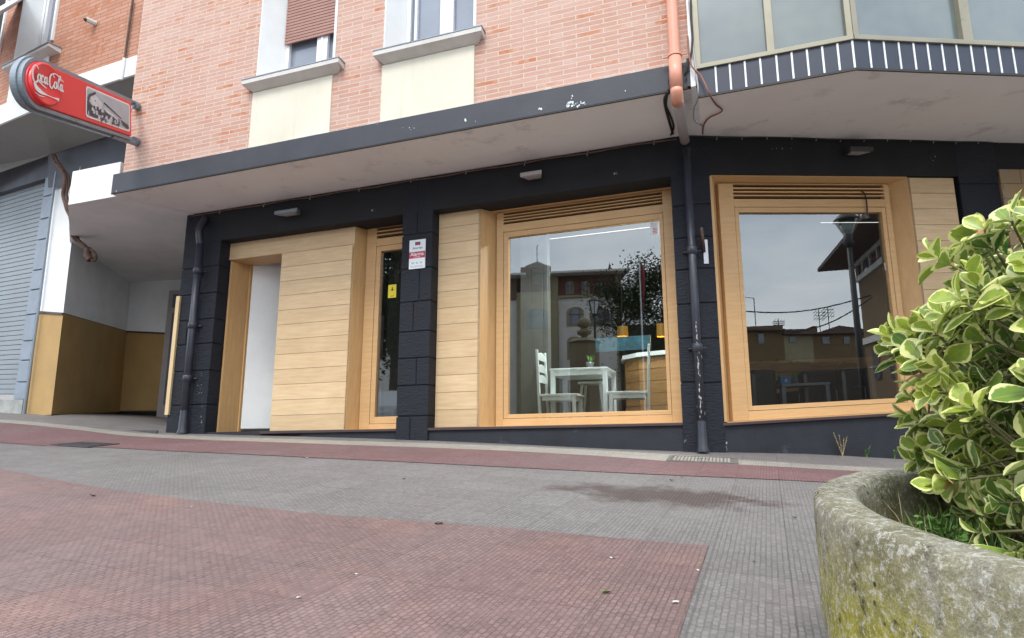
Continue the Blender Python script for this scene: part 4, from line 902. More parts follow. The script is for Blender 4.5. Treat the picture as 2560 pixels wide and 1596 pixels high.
def ring(b, po, pi, d0, d1):
    n = len(po)
    for k in range(1, n):
        k2 = (k+1) % n
        b.hexa([SP(*po[k], d0), SP(*po[k2], d0), SP(*pi[k], d0), SP(*pi[k2], d0), SP(*po[k], d1), SP(*po[k2], d1), SP(*pi[k], d1), SP(*pi[k2], d1)])
ring(b, o_, inn, -.06, .06); b.build('sign_frame', M['signframe'], SG)
b = MB(); o2 = stadium(sH+.02, 0); i2 = stadium(sH-.005, 0); ring(b, o2, i2, -.03, .012); b.build('frame_rail', M['signframe'], SG)
# emblem disc
R_ = sH*.83; ca = sLen+.0-.05
b = MB(); n = 40; i = 0
prof = [(R_, .076), (R_*.99, .10), (R_*.9, .112), (R_*.86, .104), (0.01, .106)]
for r, d in prof:
    for k in range(n): a = 2*math.pi*k/n; b.v.append(SP(ca+r*math.cos(a), r*math.sin(a), d))
for j in range(len(prof)-1):
    for k in range(n): k2 = (k+1) % n; b.f.append([j*n+k, j*n+k2, (j+1)*n+k2, (j+1)*n+k]); b.uv.append([(0, 0)]*4)
EM = b.build('emblem_disc', M['red'], SG, True)
# script lettering drawn as strokes (x to the right as read, y up), unit = disc radius
strokes = [
 [(-.62, .30), (-.70, .38), (-.82, .40), (-.93, .28), (-.95, .05), (-.88, -.14), (-.74, -.20), (-.62, -.12), (-.50, -.14), (-.30, -.20), (-.1, -.24)],   # C with tail
 [(-.52, .13), (-.60, .10), (-.64, .0), (-.60, -.10), (-.51, -.09), (-.47, .02), (-.52, .13), (-.44, .10)],             # o
 [(-.28, .08), (-.35, .13), (-.41, .06), (-.42, -.06), (-.36, -.11), (-.27, -.06)],                                       # c
 [(-.10, .08), (-.17, .12), (-.23, .02), (-.19, -.10), (-.11, -.03), (-.10, .08)], [(-.075, .15), (-.085, -.04), (-.03, -.09), (.0, -.05)],            # a
 [(.01, .03), (.06, .03)],                                                                                              # hyphen
 [(.36, .26), (.28, .36), (.17, .34), (.08, .16), (.10, -.06), (.20, -.16), (.31, -.08), (.36, .02)],                     # C
 [(.48, .13), (.41, .10), (.38, .0), (.42, -.10), (.50, -.09), (.54, .02), (.48, .13), (.56, .12)],                       # o
 [(.60, .02), (.72, .30), (.74, .42), (.68, .40), (.62, .10), (.64, -.08), (.71, -.07)],                                  # l
 [(.88, .08), (.81, .12), (.76, .02), (.79, -.10), (.87, -.03), (.88, .08)], [(.905, .15), (.90, -.04), (.95, -.09), (.99, -.04)],                    # a
 [(.20, .36), (.36, .44), (.55, .42), (.78, .32), (.98, .28)],                                                            # flourish
]
def stroke2d(b, pts, w, d, f):
    q = smooth_path([Vector((x, y, 0)) for x, y in pts], 5); n = len(q)
    for k in range(n-1):
        def off_(i):
            a = q[max(i-1, 0)]; c = q[min(i+1, n-1)]; t = (c-a).normalized(); nn = Vector((-t.y, t.x, 0))
            ang = abs(t.y); ww = w*(.55+.75*ang)*(.5+.5*min(1, 3*min(i, n-1-i)/n+.25)); return q[i]+nn*ww, q[i]-nn*ww
        (a, c), (e, g) = off_(k), off_(k+1)
        b.poly([f(*a[:2], d), f(*e[:2], d), f(*g[:2], d), f(*c[:2], d)], [(0, 0)]*4)
rot = R(-3)
def EF(x, y, d):
    y = y*1.25 if y < .2 else y+.05
    x, y = x*1.12*math.cos(rot)-y*math.sin(rot), x*1.12*math.sin(rot)+y*1.2*math.cos(rot)
    return SP(ca-x*R_*.92, (y+.12)*R_*.92, d)
b = MB()
for s in strokes: stroke2d(b, s, .034, .1135, EF)
b.build('script_lettering', M['signwhite'], EM, recalc=False)
b = MB(); tops = [(-1.0, .0), (-.9, -.12), (-.7, -.30), (-.4, -.45), (0, -.55), (.4, -.56), (.8, -.50)]; bots = [(-.93, -.35), (-.82, -.50), (-.62, -.60), (-.35, -.62), (0, -.59), (.4, -.60), (.8, -.66)]
for k in range(6): b.poly([SP(ca-x*R_*.92, y*R_*.92, .1125) for x, y in (tops[k], tops[k+1], bots[k+1], bots[k])], [(0, 0)]*4)
t3 = [(-.9, -.62), (-.6, -.70), (-.2, -.68)]; b3 = [(-.84, -.66), (-.55, -.75), (-.2, -.70)]
for k in range(2): b.poly([SP(ca-x*R_*.92, y*R_*.92, .1125) for x, y in (t3[k], t3[k+1], b3[k+1], b3[k])], [(0, 0)]*4)
b.build('white_wave', M['signwhite'], EM, recalc=False)
# old photograph: border, sky, house, roofs, crowd, cart
ph0, ph1, pv = .10, sLen*.565, sH*.60
def rrect(x0, x1, y0, y1, r=.03, n=5):
    o = []
    for cx, cy, a0 in ((x1-r, y1-r, 0), (x0+r, y1-r, 90), (x0+r, y0+r, 180), (x1-r, y0+r, 270)):
        for k in range(n+1): a = R(a0+90*k/n); o.append((cx+r*math.cos(a), cy+r*math.sin(a)))
    return o
b = MB(); b.poly([SP(a, v, .079) for a, v in rrect(ph0-.02, ph1+.02, -pv-.02, pv+.02, .04)], [(0, 0)]*24); PH = b.build('photo_border', M['signwhite'], SG, recalc=False)
def photo(name, m, polys, d):
    b = MB()
    for p in polys: b.poly([SP(ph1-(ph1-ph0)*x, -pv+2*pv*y, d) for x, y in p], [(0, 0)]*len(p))
    b.build(name, M[m], PH, recalc=False)
b = MB(); b.poly([SP(a, v, .0805) for a, v in rrect(ph0, ph1, -pv, pv)], [(0, 0)]*24); b.build('photo_print', M['signsky'], PH, recalc=False)
photo('photo_house', 'photowhite', [[(.08, .46), (.07, .70), (.17, .86), (.33, .64), (.33, .36), (.2, .40)], [(.38, .52), (.70, .30), (.70, .22), (.38, .40)], [(.5, .0), (.56, .02), (.52, .12), (.44, .10)]], .082)
photo('photo_roof', 'signdark', [[(.0, .62), (.03, .78), (.17, .97), (.19, .90), (.07, .72), (.03, .5)], [(.36, .66), (.38, .72), (.80, .36), (.78, .33)], [(.16, .66), (.18, .66), (.18, .60), (.16, .60)], [(.20, .45), (.24, .45), (.24, .33), (.20, .33)], [(.28, .42), (.31, .42), (.31, .30), (.28, .30)]], .0835)
photo('photo_crowd', 'signdark', [[(.0, .06), (.0, .55), (.06, .5), (.12, .40), (.2, .42), (.3, .30), (.36, .34), (.40, .12), (.3, .05), (.15, .0)], [(.40, .40), (.44, .44), (.58, .32), (.70, .22), (.68, .12), (.5, .16), (.42, .2)], [(.80, .28), (.97, .20), (1, .06), (.93, .02), (.82, .1)], [(.56, .06), (.72, .08), (.70, .0), (.6, .0)]], .0815)
rq = random.Random(12)
for nm_, mm_, cnt_, dd_ in (('photo_figures', 'signdark', 46, .0830), ('photo_glints', 'photowhite', 26, .0833)):
    pl_ = []
    for k in range(cnt_):
        x = rq.uniform(.02, .80); y = rq.uniform(.04, .46)*(1.05-.6*x); a_ = rq.uniform(.008, .028); h_ = rq.uniform(.02, .09); pl_.append([(x-a_, y-h_), (x+a_, y-h_), (x+a_*.6, y+h_), (x-a_*.7, y+h_*.8)])
    photo(nm_, mm_, pl_, dd_)
photo('photo_street', 'signgrey', [[(.3, .28), (.44, .30), (.5, .1), (.46, .0), (.3, .02)], [(.62, .28), (.78, .24), (.82, .12), (.68, .06)]], .0812)
b = MB(); 
for v in (sH-.03, -sH+.03):
    b.tube([SP(.35, v+(0.035 if v > 0 else -.035), 0), SP(-.28, v+(.035 if v > 0 else -.035), .0)], .03, 8); b.tube([SP(-.16, v, 0), SP(-.26, v, .0)], .055, 8)
b.build('mounting_pole', M['signframe'], SG); b = MB(); b.tube([SP(-.16, sH-.03, 0), SP(-.04, sH-.2, 0)], .012, 6); b.build('stay', M['metal'], SG)

# orange rainwater pipe crossing the fascia
pu = W1.at(1677, 0, 1.04)[0]; pu1 = W1.at(1687, 150, 1.04)[0]
pA = W1.P(pu1-.0, VT, 1.04); pB_ = W1.at(1692, 236, 1.04); 
top_ = W1.P(W1.u((1677, 0), (1687, 150), 1.04), VT, 1.04); mid_ = W1.P(W1.u((1687, 150), (1691, 215), 1.04), W1.at(1691, 222, 1.04)[1], 1.04)
OP = thing('rainwater_pipe', 'salmon orange downpipe crossing the fascia and turning grey under the soffit', 'pipe', tuple(mid_))
b = MB(); b.tube([top_.lerp(mid_+Vector((0, 0, .2)), k_/30) for k_ in range(31)], .052, 16, caps=False); b.tube([mid_+Vector((0, 0, .32)), mid_], .060, 16); b.build('upright_pipe', M['orange'], OP, True)
wall_end = W1.P(W1.at(1712, 352, .12)[0], W1.at(1712, 352, .12)[1], .12)
dd = (wall_end-mid_).normalized()
b = MB(); b.tube([mid_+Vector((0, 0, .01)), mid_+Vector((0, 0, -.03)), mid_+Vector((0, 0, -.06))+dd*.03, mid_+Vector((0, 0, -.06))+dd*.13], .057, 16); b.build('elbow', M['orange'], OP, True)
b = MB(); b.tube([mid_+Vector((0, 0, -.06))+dd*.10, wall_end], .05, 16); b.lathe(wall_end-dd*.02, [(.0, 0), (.05, 0), (.035, .035), (.0, .048)], 16, up=dd, capb=False); b.build('sloping_pipe', M['greypipe'], OP, True)
b = MB(); cl_ = mid_+Vector((0, 0, .34)); b.lathe(cl_, [(.054, -.012), (.066, -.012), (.066, .012), (.054, .012)], 16, capb=False)
b.tube([cl_-W1.U*.11, cl_+W1.U*.11], .009, 6); b.build('clamp', M['orange'], OP)
# black downpipes
def vpipe(fr, top, bot, w, r, label, collars, vt, hook=None):
    u = fr.u(top, bot, w); vb = fr.at(*bot, w)[1]; base = fr.P(u, vb, w); o = thing('downpipe', label, 'pipe', tuple(base), 0, 'black cast iron downpipes on the pillars')
    b = MB(); pts = [fr.P(u, vb, w), fr.P(u, vt, w)]
    b.tube(pts, r, 14); b.build('pipe', M['iron'], o, True)
    for y in collars:
        v = fr.at((top[0]+bot[0])/2, y, w)[1]; b = MB(); b.lathe(fr.P(u, v, w), [(r, -.045), (r+.012, -.04), (r+.012, .03), (r+.004, .042), (r, .045)], 14, capb=False); b.tube([fr.P(u-r-.05, v, w-.06), fr.P(u+r+.05, v, w-.06)], .011, 6); b.build('collar', M['iron'], o, True)
    b = MB(); b.lathe(fr.P(u, vb, w), [(r+.02, 0), (r+.02, .02), (r+.008, .05), (r, .3)], 14, capb=False); b.build('foot', M['iron'], o, True)
    return o
vpipe(W1, (1722, 470), (1757, 1130), .075, .042, 'black downpipe with flaking paint on the corner pillar between the two big windows', (625, 870), 3.2)
vpipe(W1, (498, 640), (456, 1084), .075, .050, 'black downpipe running down the left pillar beside the bar door', (680, 815, 946), 2.9)
b = MB(); b.tube(smooth_path([W1.P(W1.at(498, 640, .075)[0], 2.88, .075), W1.P(W1.at(500, 600, .075)[0], 3.1, .1), W1.P(W1.at(470, 560, .3)[0], 3.3, .0)]), .05, 10); b.build('swan_neck', M['iron'], bpy.data.objects['downpipe.001'], True)
# wooden lath on pillar edge
ll = MB(); a = W1.at(447, 741, .02); c = W1.at(417, 1038, .02); uu_ = .5*(a[0]+c[0]); ll.box(W1, uu_-.035, uu_+.028, c[1], a[1], -.03, .03); tag(ll.build('wooden_lath', M['lath'], bevel=.003), 'pale yellow lath standing against the left edge of the charcoal pillar', 'lath')
# metal bracket
BK = thing('pole_bracket', 'small steel bracket holding a tilted rod on the corner pillar', 'bracket', tuple(W2.P(*W2.at(1761, 630, 0), 0)))
a = W2.at(1761, 600); c = W2.at(1763, 660); b = MB(); b.box(W2, a[0]-.022, a[0]+.03, c[1], a[1], .0, .008); b.build('plate', M['metal'], BK)
p0 = W2.P(*W2.at(1761, 630, .02), .02); p1 = W2.P(*W2.at(1754, 570, .16), .16); b = MB(); b.tube([p0, p1], .016, 8); b.build('rod', M['rust'], BK, True)
# floodlights under the lintel
def flood(fr, x0, x1, y, lab, w=.12, m='metal'):
    a = fr.at(x0, y, w); c = fr.at(x1, y, w); o = thing('floodlight', lab, 'light', tuple(fr.P(.5*(a[0]+c[0]), a[1], 0)), 0, 'small floodlights over the bar windows'); um = .5*(a[0]+c[0]); vm = .5*(a[1]+c[1]); hw_ = .5*(c[0]-a[0])
    b = MB(); b.hexa([fr.P(um-hw_*.6, vm-.01, .0), fr.P(um+hw_*.6, vm-.01, .0), fr.P(um-hw_*.6, vm+.06, .0), fr.P(um+hw_*.6, vm+.06, .0), fr.P(um-hw_, vm-.03, .17), fr.P(um+hw_, vm-.03, .17), fr.P(um-hw_, vm+.02, .17), fr.P(um+hw_, vm+.02, .17)]); b.build('housing', M[m], o, bevel=.006)
    b = MB(); b.hexa([fr.P(um-hw_*.5, vm-.016, .03), fr.P(um+hw_*.5, vm-.016, .03), fr.P(um-hw_*.5, vm-.013, .03), fr.P(um+hw_*.5, vm-.013, .03), fr.P(um-hw_*.8, vm-.036, .15), fr.P(um+hw_*.8, vm-.036, .15), fr.P(um-hw_*.8, vm-.031, .15), fr.P(um+hw_*.8, vm-.031, .15)]); b.build('lens', M['greypipe'], o)
flood(W1, 1303, 1357, 437, 'grey floodlight fixed above the middle shop window', m='greypipe'); flood(W2, 2118, 2176, 376, 'brown-grey floodlight fixed above the right shop window', m='lampmetal'); flood(W1, 692, 748, 531, 'dark floodlight fixed above the bar door', m='signframe')
# text helper
def text_mesh(body, size, shear=0.0):
    cu = bpy.data.curves.new('txt', 'FONT'); cu.body = body; cu.size = size; cu.shear = shear; cu.align_x = 'CENTER'; cu.offset = size*.012
    o = bpy.data.objects.new('txt', cu); scn.collection.objects.link(o); dg = bpy.context.evaluated_depsgraph_get(); me = bpy.data.meshes.new_from_object(o.evaluated_get(dg))
    r = ([v.co.copy() for v in me.vertices], [list(p.vertices) for p in me.polygons]); bpy.data.objects.remove(o); return r
def put_text(fr, body, size, u, v, w, m, parent, name, shear=0.0, sx=1.0):
    vs, fs = text_mesh(body, size, shear); b = MB(); b.v = [fr.P(u+p.x*sx, v+p.y, w) for p in vs]; b.f = fs; b.uv = [[(0, 0)]*len(f) for f in fs]; return b.build(name, M[m], parent, recalc=False)
# alarm plate
u0, u1 = W1.u((1024, 602), (1021.7, 674), .012), W1.u((1064, 597), (1062, 670), .012); v0, v1 = W1.v((1021.7, 674), (1062, 670), .012), W1.v((1024, 602), (1064, 597), .012)
AP = thing('alarm_sign', 'white alarm notice with a crimson band on the pillar left of the middle window', 'sign', tuple(W1.P(u0, v0, 0))); H = v1-v0; Wd = u1-u0; um = (u0+u1)/2
b = MB(); b.box(W1, u0, u1, v0, v1, .001, .012); b.build('plate', M['signplate'], AP, bevel=.002)
b = MB(); b.box(W1, u0+.001, u1-.001, v0+H*.36, v0+H*.585, .012, .0135); b.build('crimson_band', M['signred'], AP)
b = MB(); b.box(W1, um-.03, um+.04, v0+H*.81, v0+H*.92, .012, .0135); b.build('emblem', M['cable'], AP); b = MB(); b.box(W1, um-.018, um+.028, v0+H*.83, v0+H*.895, .0135, .0145); b.build('emblem_centre', M['signred'], AP)
put_text(W1, 'Alarma', .062, um, v0+H*.445, .0145, 'signplate', AP, 'lettering'); put_text(W1, 'a la Policia', .02, um, v0+H*.385, .0145, 'signplate', AP, 'lettering')
put_text(W1, 'Securitas', .038, um, v0+H*.68, .0125, 'cable', AP, 'lettering', .4)
b = MB()
for q, (s, t_) in enumerate(((.055, .02), (0, .014), (-.055, .018))):
    for j in range(2): b.box(W1, um-s-t_, um-s+t_, v0+H*(.17+.035*j), v0+H*(.19+.035*j), .012, .0128)
for j in range(3): b.box(W1, u0+.02, u1-.02, v0+H*(.05+.025*j), v0+H*(.058+.025*j), .012, .0126)
b.build('small_print', M['signgrey'], AP)
# stickers on glass
gw = w1f-.045+.004
def sticker(fr, x0, y0, x1, y1, w, m, lab, cat='sticker'):
    a = fr.at(x0, y0, w); c = fr.at(x1, y1, w); b = MB(); b.box(fr, a[0], c[0], c[1], a[1], w-.002, w); o = b.build('sticker', M[m]); tag(o, lab, cat); return o, (a[0], c[0], c[1], a[1])
o, q = sticker(W1, 971, 713, 990, 744, gw, 'yellow', 'yellow warning sticker on the narrow window beside the bar door')
b = MB(); um = (q[0]+q[1])/2; b.box(W1, um-.008, um+.008, q[3]-.085, q[3]-.035, gw, gw+.0006); b.box(W1, um-.022, um+.022, q[3]-.075, q[3]-.066, gw, gw+.0006); b.box(W1, um-.025, um+.025, q[2]+.02, q[2]+.026, gw, gw+.0006); b.build('small_print', M['cable'], o)
o, q = sticker(W1, 1624, 556, 1647, 587, gw, 'signplate', 'white notice with red lines in the top right corner of the middle window')
b = MB(); hh = q[3]-q[2]
for j in range(3): b.box(W1, q[0]+.014, q[1]-.014, q[2]+hh*(.66+.1*j), q[2]+hh*(.69+.1*j), gw, gw+.0006)
b.build('small_print', M['signgrey'], o); b = MB()
for j in range(4): b.box(W1, q[0]+.03, q[1]-.014, q[2]+hh*(.13+.12*j), q[2]+hh*(.185+.12*j), gw, gw+.0006)
b.build('red_lines', M['signred'], o)
gw2 = w2f-.045+.004
o, q = sticker(W2, 2211, 657, 2222, 676, gw2, 'signplate', 'tiny white and red sticker at the right edge of the right window')
b = MB(); b.box(W2, q[0]+.006, q[1]-.004, q[2]+.01, q[2]+.045, gw2, gw2+.0006); b.build('red_lines', M['signred'], o)
# cables near the corner
def cable(pts, r, m, lab, n=6): b = MB(); b.tube(smooth_path(pts, n), r, 6); return tag(b.build('cable', M[m], smooth=True), lab, 'cable')
def W1p(x, y, w): u, v = W1.at(x, y, w); return W1.P(u, v, w)
def W2p(x, y, w): u, v = W2.at(x, y, w); return W2.P(u, v, w)
vsf = lambda x, y: None
def sofpt(x, y, dz=.012):
    r = ray(x, y); z = W1.P(-.0, VS, 0).z-dz; return r*(z/r.z)
cable([W1p(1719, 90, 1.04), W1p(1727, 160, 1.06), W1p(1752, 190, 1.07), W1p(1775, 238, 1.08), sofpt(1790, 262, .12), sofpt(1805, 278, .11), sofpt(1772, 296, .08), sofpt(1759, 315, .05), sofpt(1757, 335)], .008, 'redcable', 'thin red-brown cable looping from the bay window under the right soffit')
cable([W1p(1722, 0, 1.03), W1p(1728, 60, 1.04), W1p(1733, 120, 1.04), W1p(1740, 180, 1.05), W1p(1746, 232, 1.05), sofpt(1742, 256, .13), sofpt(1736, 270, .12), sofpt(1736, 300, .08), sofpt(1754, 314, .05)], .009, 'greypipe', 'pale grey cable running down the bay corner post')
cable([W1p(1727, 0, 1.05), W1p(1728, 45, 1.05), W1p(1731, 95, 1.05), W1p(1727, 140, 1.04), W1p(1712, 190, 1.0)], .010, 'cable', 'black cable running down beside the bay corner post')
cable([W1p(1673, 195, .985), W1p(1676, 225, .985), sofpt(1662, 246), sofpt(1664, 270), sofpt(1672, 300), sofpt(1682, 335)], .014, 'cable', 'black cable strand behind the orange downpipe')
cable([W1p(1672, 222, .99), sofpt(1665, 262), sofpt(1676, 290), sofpt(1684, 318), sofpt(1677, 338)], .010, 'cable', 'thin black cable loop beside the grey sloping pipe')
# cable with clips along the soffit joint
jl = [W1.P(uc['Ll']+.1+k*.25, VS-.03-.008*math.sin(k*1.7), .015) for k in range(int((-uc['Ll']-.1)/.25)+1)]
CJ = thing('wall_cable', 'dark cable clipped along the top of the charcoal wall above the door and middle window', 'cable', tuple(jl[0]))
b = MB(); b.tube(jl, .010, 6); b.build('wire', M['rust'], CJ)
for k in range(2, len(jl), 3): b = MB(); p = jl[k]; b.tube([p+Vector((0, 0, -.03)), p+Vector((.012, 0, .035))], .005, 5); b.build('clip', M['metal'], CJ)
jl = [W2.P(.05+k*.3, VS-.02-.01*math.sin(k*1.3), .015) for k in range(16)]
CJ = thing('wall_cable', 'dark cable clipped along the top of the charcoal wall above the right window', 'cable', tuple(jl[0]))
b = MB(); b.tube(jl, .008, 6); b.build('wire', M['cable'], CJ)
for k in range(1, len(jl), 1): b = MB(); p = jl[k]; b.tube([p+Vector((0, 0, -.025)), p+Vector((.02, 0, .03))], .005, 5); b.build('clip', M['metal'], CJ)
cable([W2p(2153, 478, w2f+.02), W2p(2162, 486, w2f+.03), W2p(2167, 510, w2f+.03), W2p(2168, 532, w2f+.02)], .008, 'cable', 'short black cable hanging from the louvre of the right window')
b = MB(); a = W2.at(2170, 538, w2f-.1); b.box(W2, a[0]-.03, a[0]+.03, a[1]-.03, a[1]+.03, w2f-.16, w2f-.12); tag(b.build('sensor_box', M['white'], bevel=.004), 'little white sensor box at the top of the right window', 'sensor')
b = MB(); b.tube([F3.P(*F3.at(332, 0, .03), .03), F3.P(*F3.at(312, 146, .03), .03)], .016, 6); tag(b.build('thin_pipe', M['rust']), 'thin red-brown pipe on the orange brick wall at the left', 'pipe')
b = MB(); b.tube([F3.P(*F3.at(311, 146, .05), .05), F3.P(*F3.at(303, 200, .05), .05)], .02, 6); tag(b.build('thin_pipe', M['white']), 'short white pipe over the white band at the left', 'pipe')
WC = thing('wall_fitting', 'small pale metal fitting on the orange brick wall above the red sign', 'bracket', tuple(F3.P(*F3.at(237, 60), 0)))
p0 = F3.P(*F3.at(240, 60), 0); b = MB(); b.tube([p0, p0+F3.N*.12-F3.U*.03], .04, 8); b.build('body', M['stonesill'], WC); b = MB(); b.tube([p0+F3.N*.12-F3.U*.03, p0+F3.N*.14-F3.U*.04+Vector((0, 0, -.02))], .028, 8); b.build('lens', M['cable'], WC)

def flakes(fr, w, spots, parent, seed, m='signplate'):
    rq = random.Random(seed); b = MB()
    for (px, py, rx, ry, n, sz) in spots:
        for k in range(n):
            a = rq.uniform(0, 6.28); t_ = math.sqrt(rq.random()); u, v = fr.at(px+math.cos(a)*rx*t_, py+math.sin(a)*ry*t_, w); s_ = sz*rq.uniform(.4, 1.2); a0 = rq.uniform(0, 6.28); nn = rq.choice((4, 5, 6))
            b.poly([fr.P(u+s_*rq.uniform(.5, 1)*math.cos(a0+6.283*j/nn), v+s_*1.3*rq.uniform(.5, 1)*math.sin(a0+6.283*j/nn), w+.0015) for j in range(nn)], [(0, 0)]*nn)
    return b.build('bare_patches', M[m], parent, recalc=False)
flakes(W1, .9665, [(1428, 262, 12, 7, 14, .016), (1430, 250, 5, 12, 8, .013), (1452, 262, 12, 8, 10, .010), (1349, 272, 6, 2, 3, .016), (1165, 301, 2, 4, 2, .014), (1187, 303, 4, 3, 2, .008), (1562, 228, 3, 4, 3, .007), (1030, 322, 40, 4, 4, .005)], BB, 2)
flakes(W1, .003, [(504, 1000, 2, 70, 12, .008), (497, 970, 6, 20, 5, .007), (1713, 1110, 3, 12, 4, .008), (930, 528, 4, 3, 3, .012), (1540, 434, 4, 3, 3, .012)], BB, 3, 'chipgrey')
flakes(W2, .003, [(1816, 1115, 2, 18, 7, .008), (2330, 400, 12, 12, 4, .007), (1950, 372, 30, 2, 4, .010)], BB, 4, 'chipgrey')
dp = bpy.data.objects['downpipe']; rq = random.Random(8); up_ = W1.u((1722, 470), (1757, 1130), .075)
for k in range(46):
    v_ = rq.choice((rq.uniform(.15, .95), rq.uniform(.3, .8), rq.uniform(.8, 1.3))); a = R(-90)+rq.gauss(.02, .10 if k < 34 else .6); s_ = rq.uniform(.004, .012)
    c = W1.P(up_, v_, .075)+(W1.U*math.cos(a)-W1.N*math.sin(a))*.0435; tt = (W1.U*-math.sin(a)-W1.N*math.cos(a)); b = MB(); b.poly([c-tt*s_*.6, c+Vector((0, 0, s_*2)), c+tt*s_*.6, c-Vector((0, 0, s_*2.4))], [(0, 0)]*4); b.build('bare_patch', M['chipgrey'], dp, recalc=False)
#%%STREET
M['covergrey'] = simple('cover_frame', (.13, .115, .105), .7, .2)
# ------------------------------------------------------------------ covers on the pavement
def cover(px, w, d, lab, kindm, framem, rib):
    c = G(*px); ux = Vector((W1.U.x, W1.U.y, 0)).normalized(); uy = Vector((-ux.y, ux.x, 0)); o = thing('manhole_cover', lab, 'manhole cover', tuple(c))
    def q(a, e, dz): p = c+ux*a+uy*e; return Vector((p.x, p.y, gz(p.x, p.y)+dz))
    def slab(b, a0, a1, e0, e1, z0, z1): b.hexa([q(a, e, z) for e in (e0, e1) for z in (z0, z1) for a in (a0, a1)])
    b = MB(); f = .035
    for (a0, a1, e0, e1) in ((-w, w, -d, -d+f), (-w, w, d-f, d), (-w, -w+f, -d+f, d-f), (w-f, w, -d+f, d-f)): slab(b, a0, a1, e0, e1, .003, .014)
    b.build('rim', M[framem], o); b = MB(); slab(b, -w+f, w-f, -d+f, d-f, .003, .009); b.build('lid', M[framem], o)
    b = MB(); n = rib; ww = (2*w-2*f-.04)/n
    for k in range(n): a = -w+f+.02+ww*k; slab(b, a, a+ww*.68, -d+f+.03, d-f-.03, .009, .015)
    b.build('ribs', M[kindm], o); b = MB(); slab(b, -.06, .06, -.006, .006, .0155, .017); b.build('slot', M['gap'], o)
cover((1756, 1152), .30, .20, 'rectangular pale ribbed manhole cover at the foot of the corner pillar', 'pwhite', 'covergrey', 16)
M['castiron'] = simple('cast_iron', (.05, .045, .045), .7, .3)
cover((213, 1114), .28, .18, 'dark iron manhole cover in the red band at the left', 'castiron', 'castiron', 9)

# planter
PC = Vector((1.424, 1.183)); PR = .787; HR = .455
def pz(x, y): return _c-_n.x*x-_n.y*y
PLn = thing('planter', 'round weathered concrete planter with moss and lichen in the right foreground', 'planter', (PC.x, PC.y, pz(*PC)))
t = NT('mossy_concrete'); co = t.coord('Object'); base = t.ramp(t.noise(co, 9, 8, .75), .30, .72, (.30, .28, .23), (.62, .59, .50))
grime = t.ramp(t.noise(co, 5.0, 6, .65), .44, .60); base = t.mix(t.math('MULTIPLY', grime, .75), base, (.17, .155, .09))
g = t.new('ShaderNodeTexCoord'); sp_ = t.new('ShaderNodeSeparateXYZ'); t.l(g.outputs['Object'], sp_.inputs[0])
moss = t.ramp(t.noise(t.coord('Object', (1, 1, .45)), 3.6, 7, .7), .36, .52); low = t.ramp(sp_.outputs[2], .28, .44, (1, 1, 1), (.12, .12, .12)); mm = t.math('MULTIPLY', moss, low)
base = t.mix(mm, base, t.ramp(t.noise(co, 30, 5), .3, .7, (.30, .28, .04), (.62, .56, .06)))
base = t.mix(t.ramp(t.noise(co, 16, 8, .8), .56, .66), base, (.05, .048, .03)); lich = t.ramp(t.noise(co, 60, 8, .85), .52, .58); base = t.mix(t.math('MULTIPLY', lich, .85), base, (.78, .77, .72))
dots = t.new('ShaderNodeTexVoronoi'); dots.inputs['Scale'].default_value = 34; t.l(co, dots.inputs[0]); dk = t.math('MULTIPLY', t.ramp(dots.outputs['Distance'], .12, .20, (1, 1, 1), (0, 0, 0)), t.ramp(t.noise(co, 7, 3), .54, .62)); base = t.mix(dk, base, (.03, .03, .02))
fine = t.noise(co, 210, 4, .8); base = t.mix(.6, base, t.ramp(fine, .38, .62, (.4, .4, .38), (1.15, 1.15, 1.15)), 'MULTIPLY'); t.col(base); t.rough(.9)
t.bump(t.math('ADD', t.math('MULTIPLY', t.noise(co, 38, 8, .8), 1.0), t.math('MULTIPLY', fine, .6)), .9, .010); M['planter'] = t.m
prof = [(PR-.02, -.1), (PR-.01, .06), (PR, .2), (PR+.0, HR-.03), (PR-.004, HR-.012), (PR-.014, HR-.002), (PR-.04, HR), (PR-.078, HR-.001), (PR-.092, HR-.008), (PR-.098, HR-.03), (PR-.105, HR-.35)]
b = MB(); n = 140; fine_prof = []
for (r0, h0), (r1, h1) in zip(prof, prof[1:]):
    m_ = max(1, int(math.hypot(r1-r0, h1-h0)/.018))
    for k in range(m_): fine_prof.append((r0+(r1-r0)*k/m_, h0+(h1-h0)*k/m_))
fine_prof.append(prof[-1])
for r, h in fine_prof:
    for k in range(n):
        a = 2*math.pi*k/n; nx = mnoise.noise(Vector((r*math.cos(a)*14, r*math.sin(a)*14, h*14)))*.004+mnoise.noise(Vector((r*math.cos(a)*50, r*math.sin(a)*50, h*50)))*.0025
        x = PC.x+(r+nx)*math.cos(a); y = PC.y+(r+nx)*math.sin(a); b.v.append(Vector((x, y, pz(x, y)+h+nx*.8)))
for j in range(len(fine_prof)-1):
    for k in range(n): k2 = (k+1) % n; b.f.append([j*n+k, j*n+k2, (j+1)*n+k2, (j+1)*n+k]); b.uv.append([(0, 0)]*4)
b.build('planter_wall', M['planter'], PLn, True)
HS = HR-.13
M['soil'] = simple('dry_soil', (.10, .075, .045), .95, .4, 14, .9, 40, dirt=((.20, .17, .10), 20, .5))
b = MB(); n = 48
for j in range(13):
    r = (PR-.10)*j/12
    for k in range(n): a = 2*math.pi*k/n; x = PC.x+r*math.cos(a); y = PC.y+r*math.sin(a); b.v.append(Vector((x, y, pz(x, y)+HS+.025*mnoise.noise(Vector((x*6, y*6, 0))))))
for j in range(12):
    for k in range(n): k2 = (k+1) % n; b.f.append([j*n+k, j*n+k2, (j+1)*n+k2, (j+1)*n+k]); b.uv.append([(0, 0)]*4)
b.build('soil', M['soil'], PLn, True)
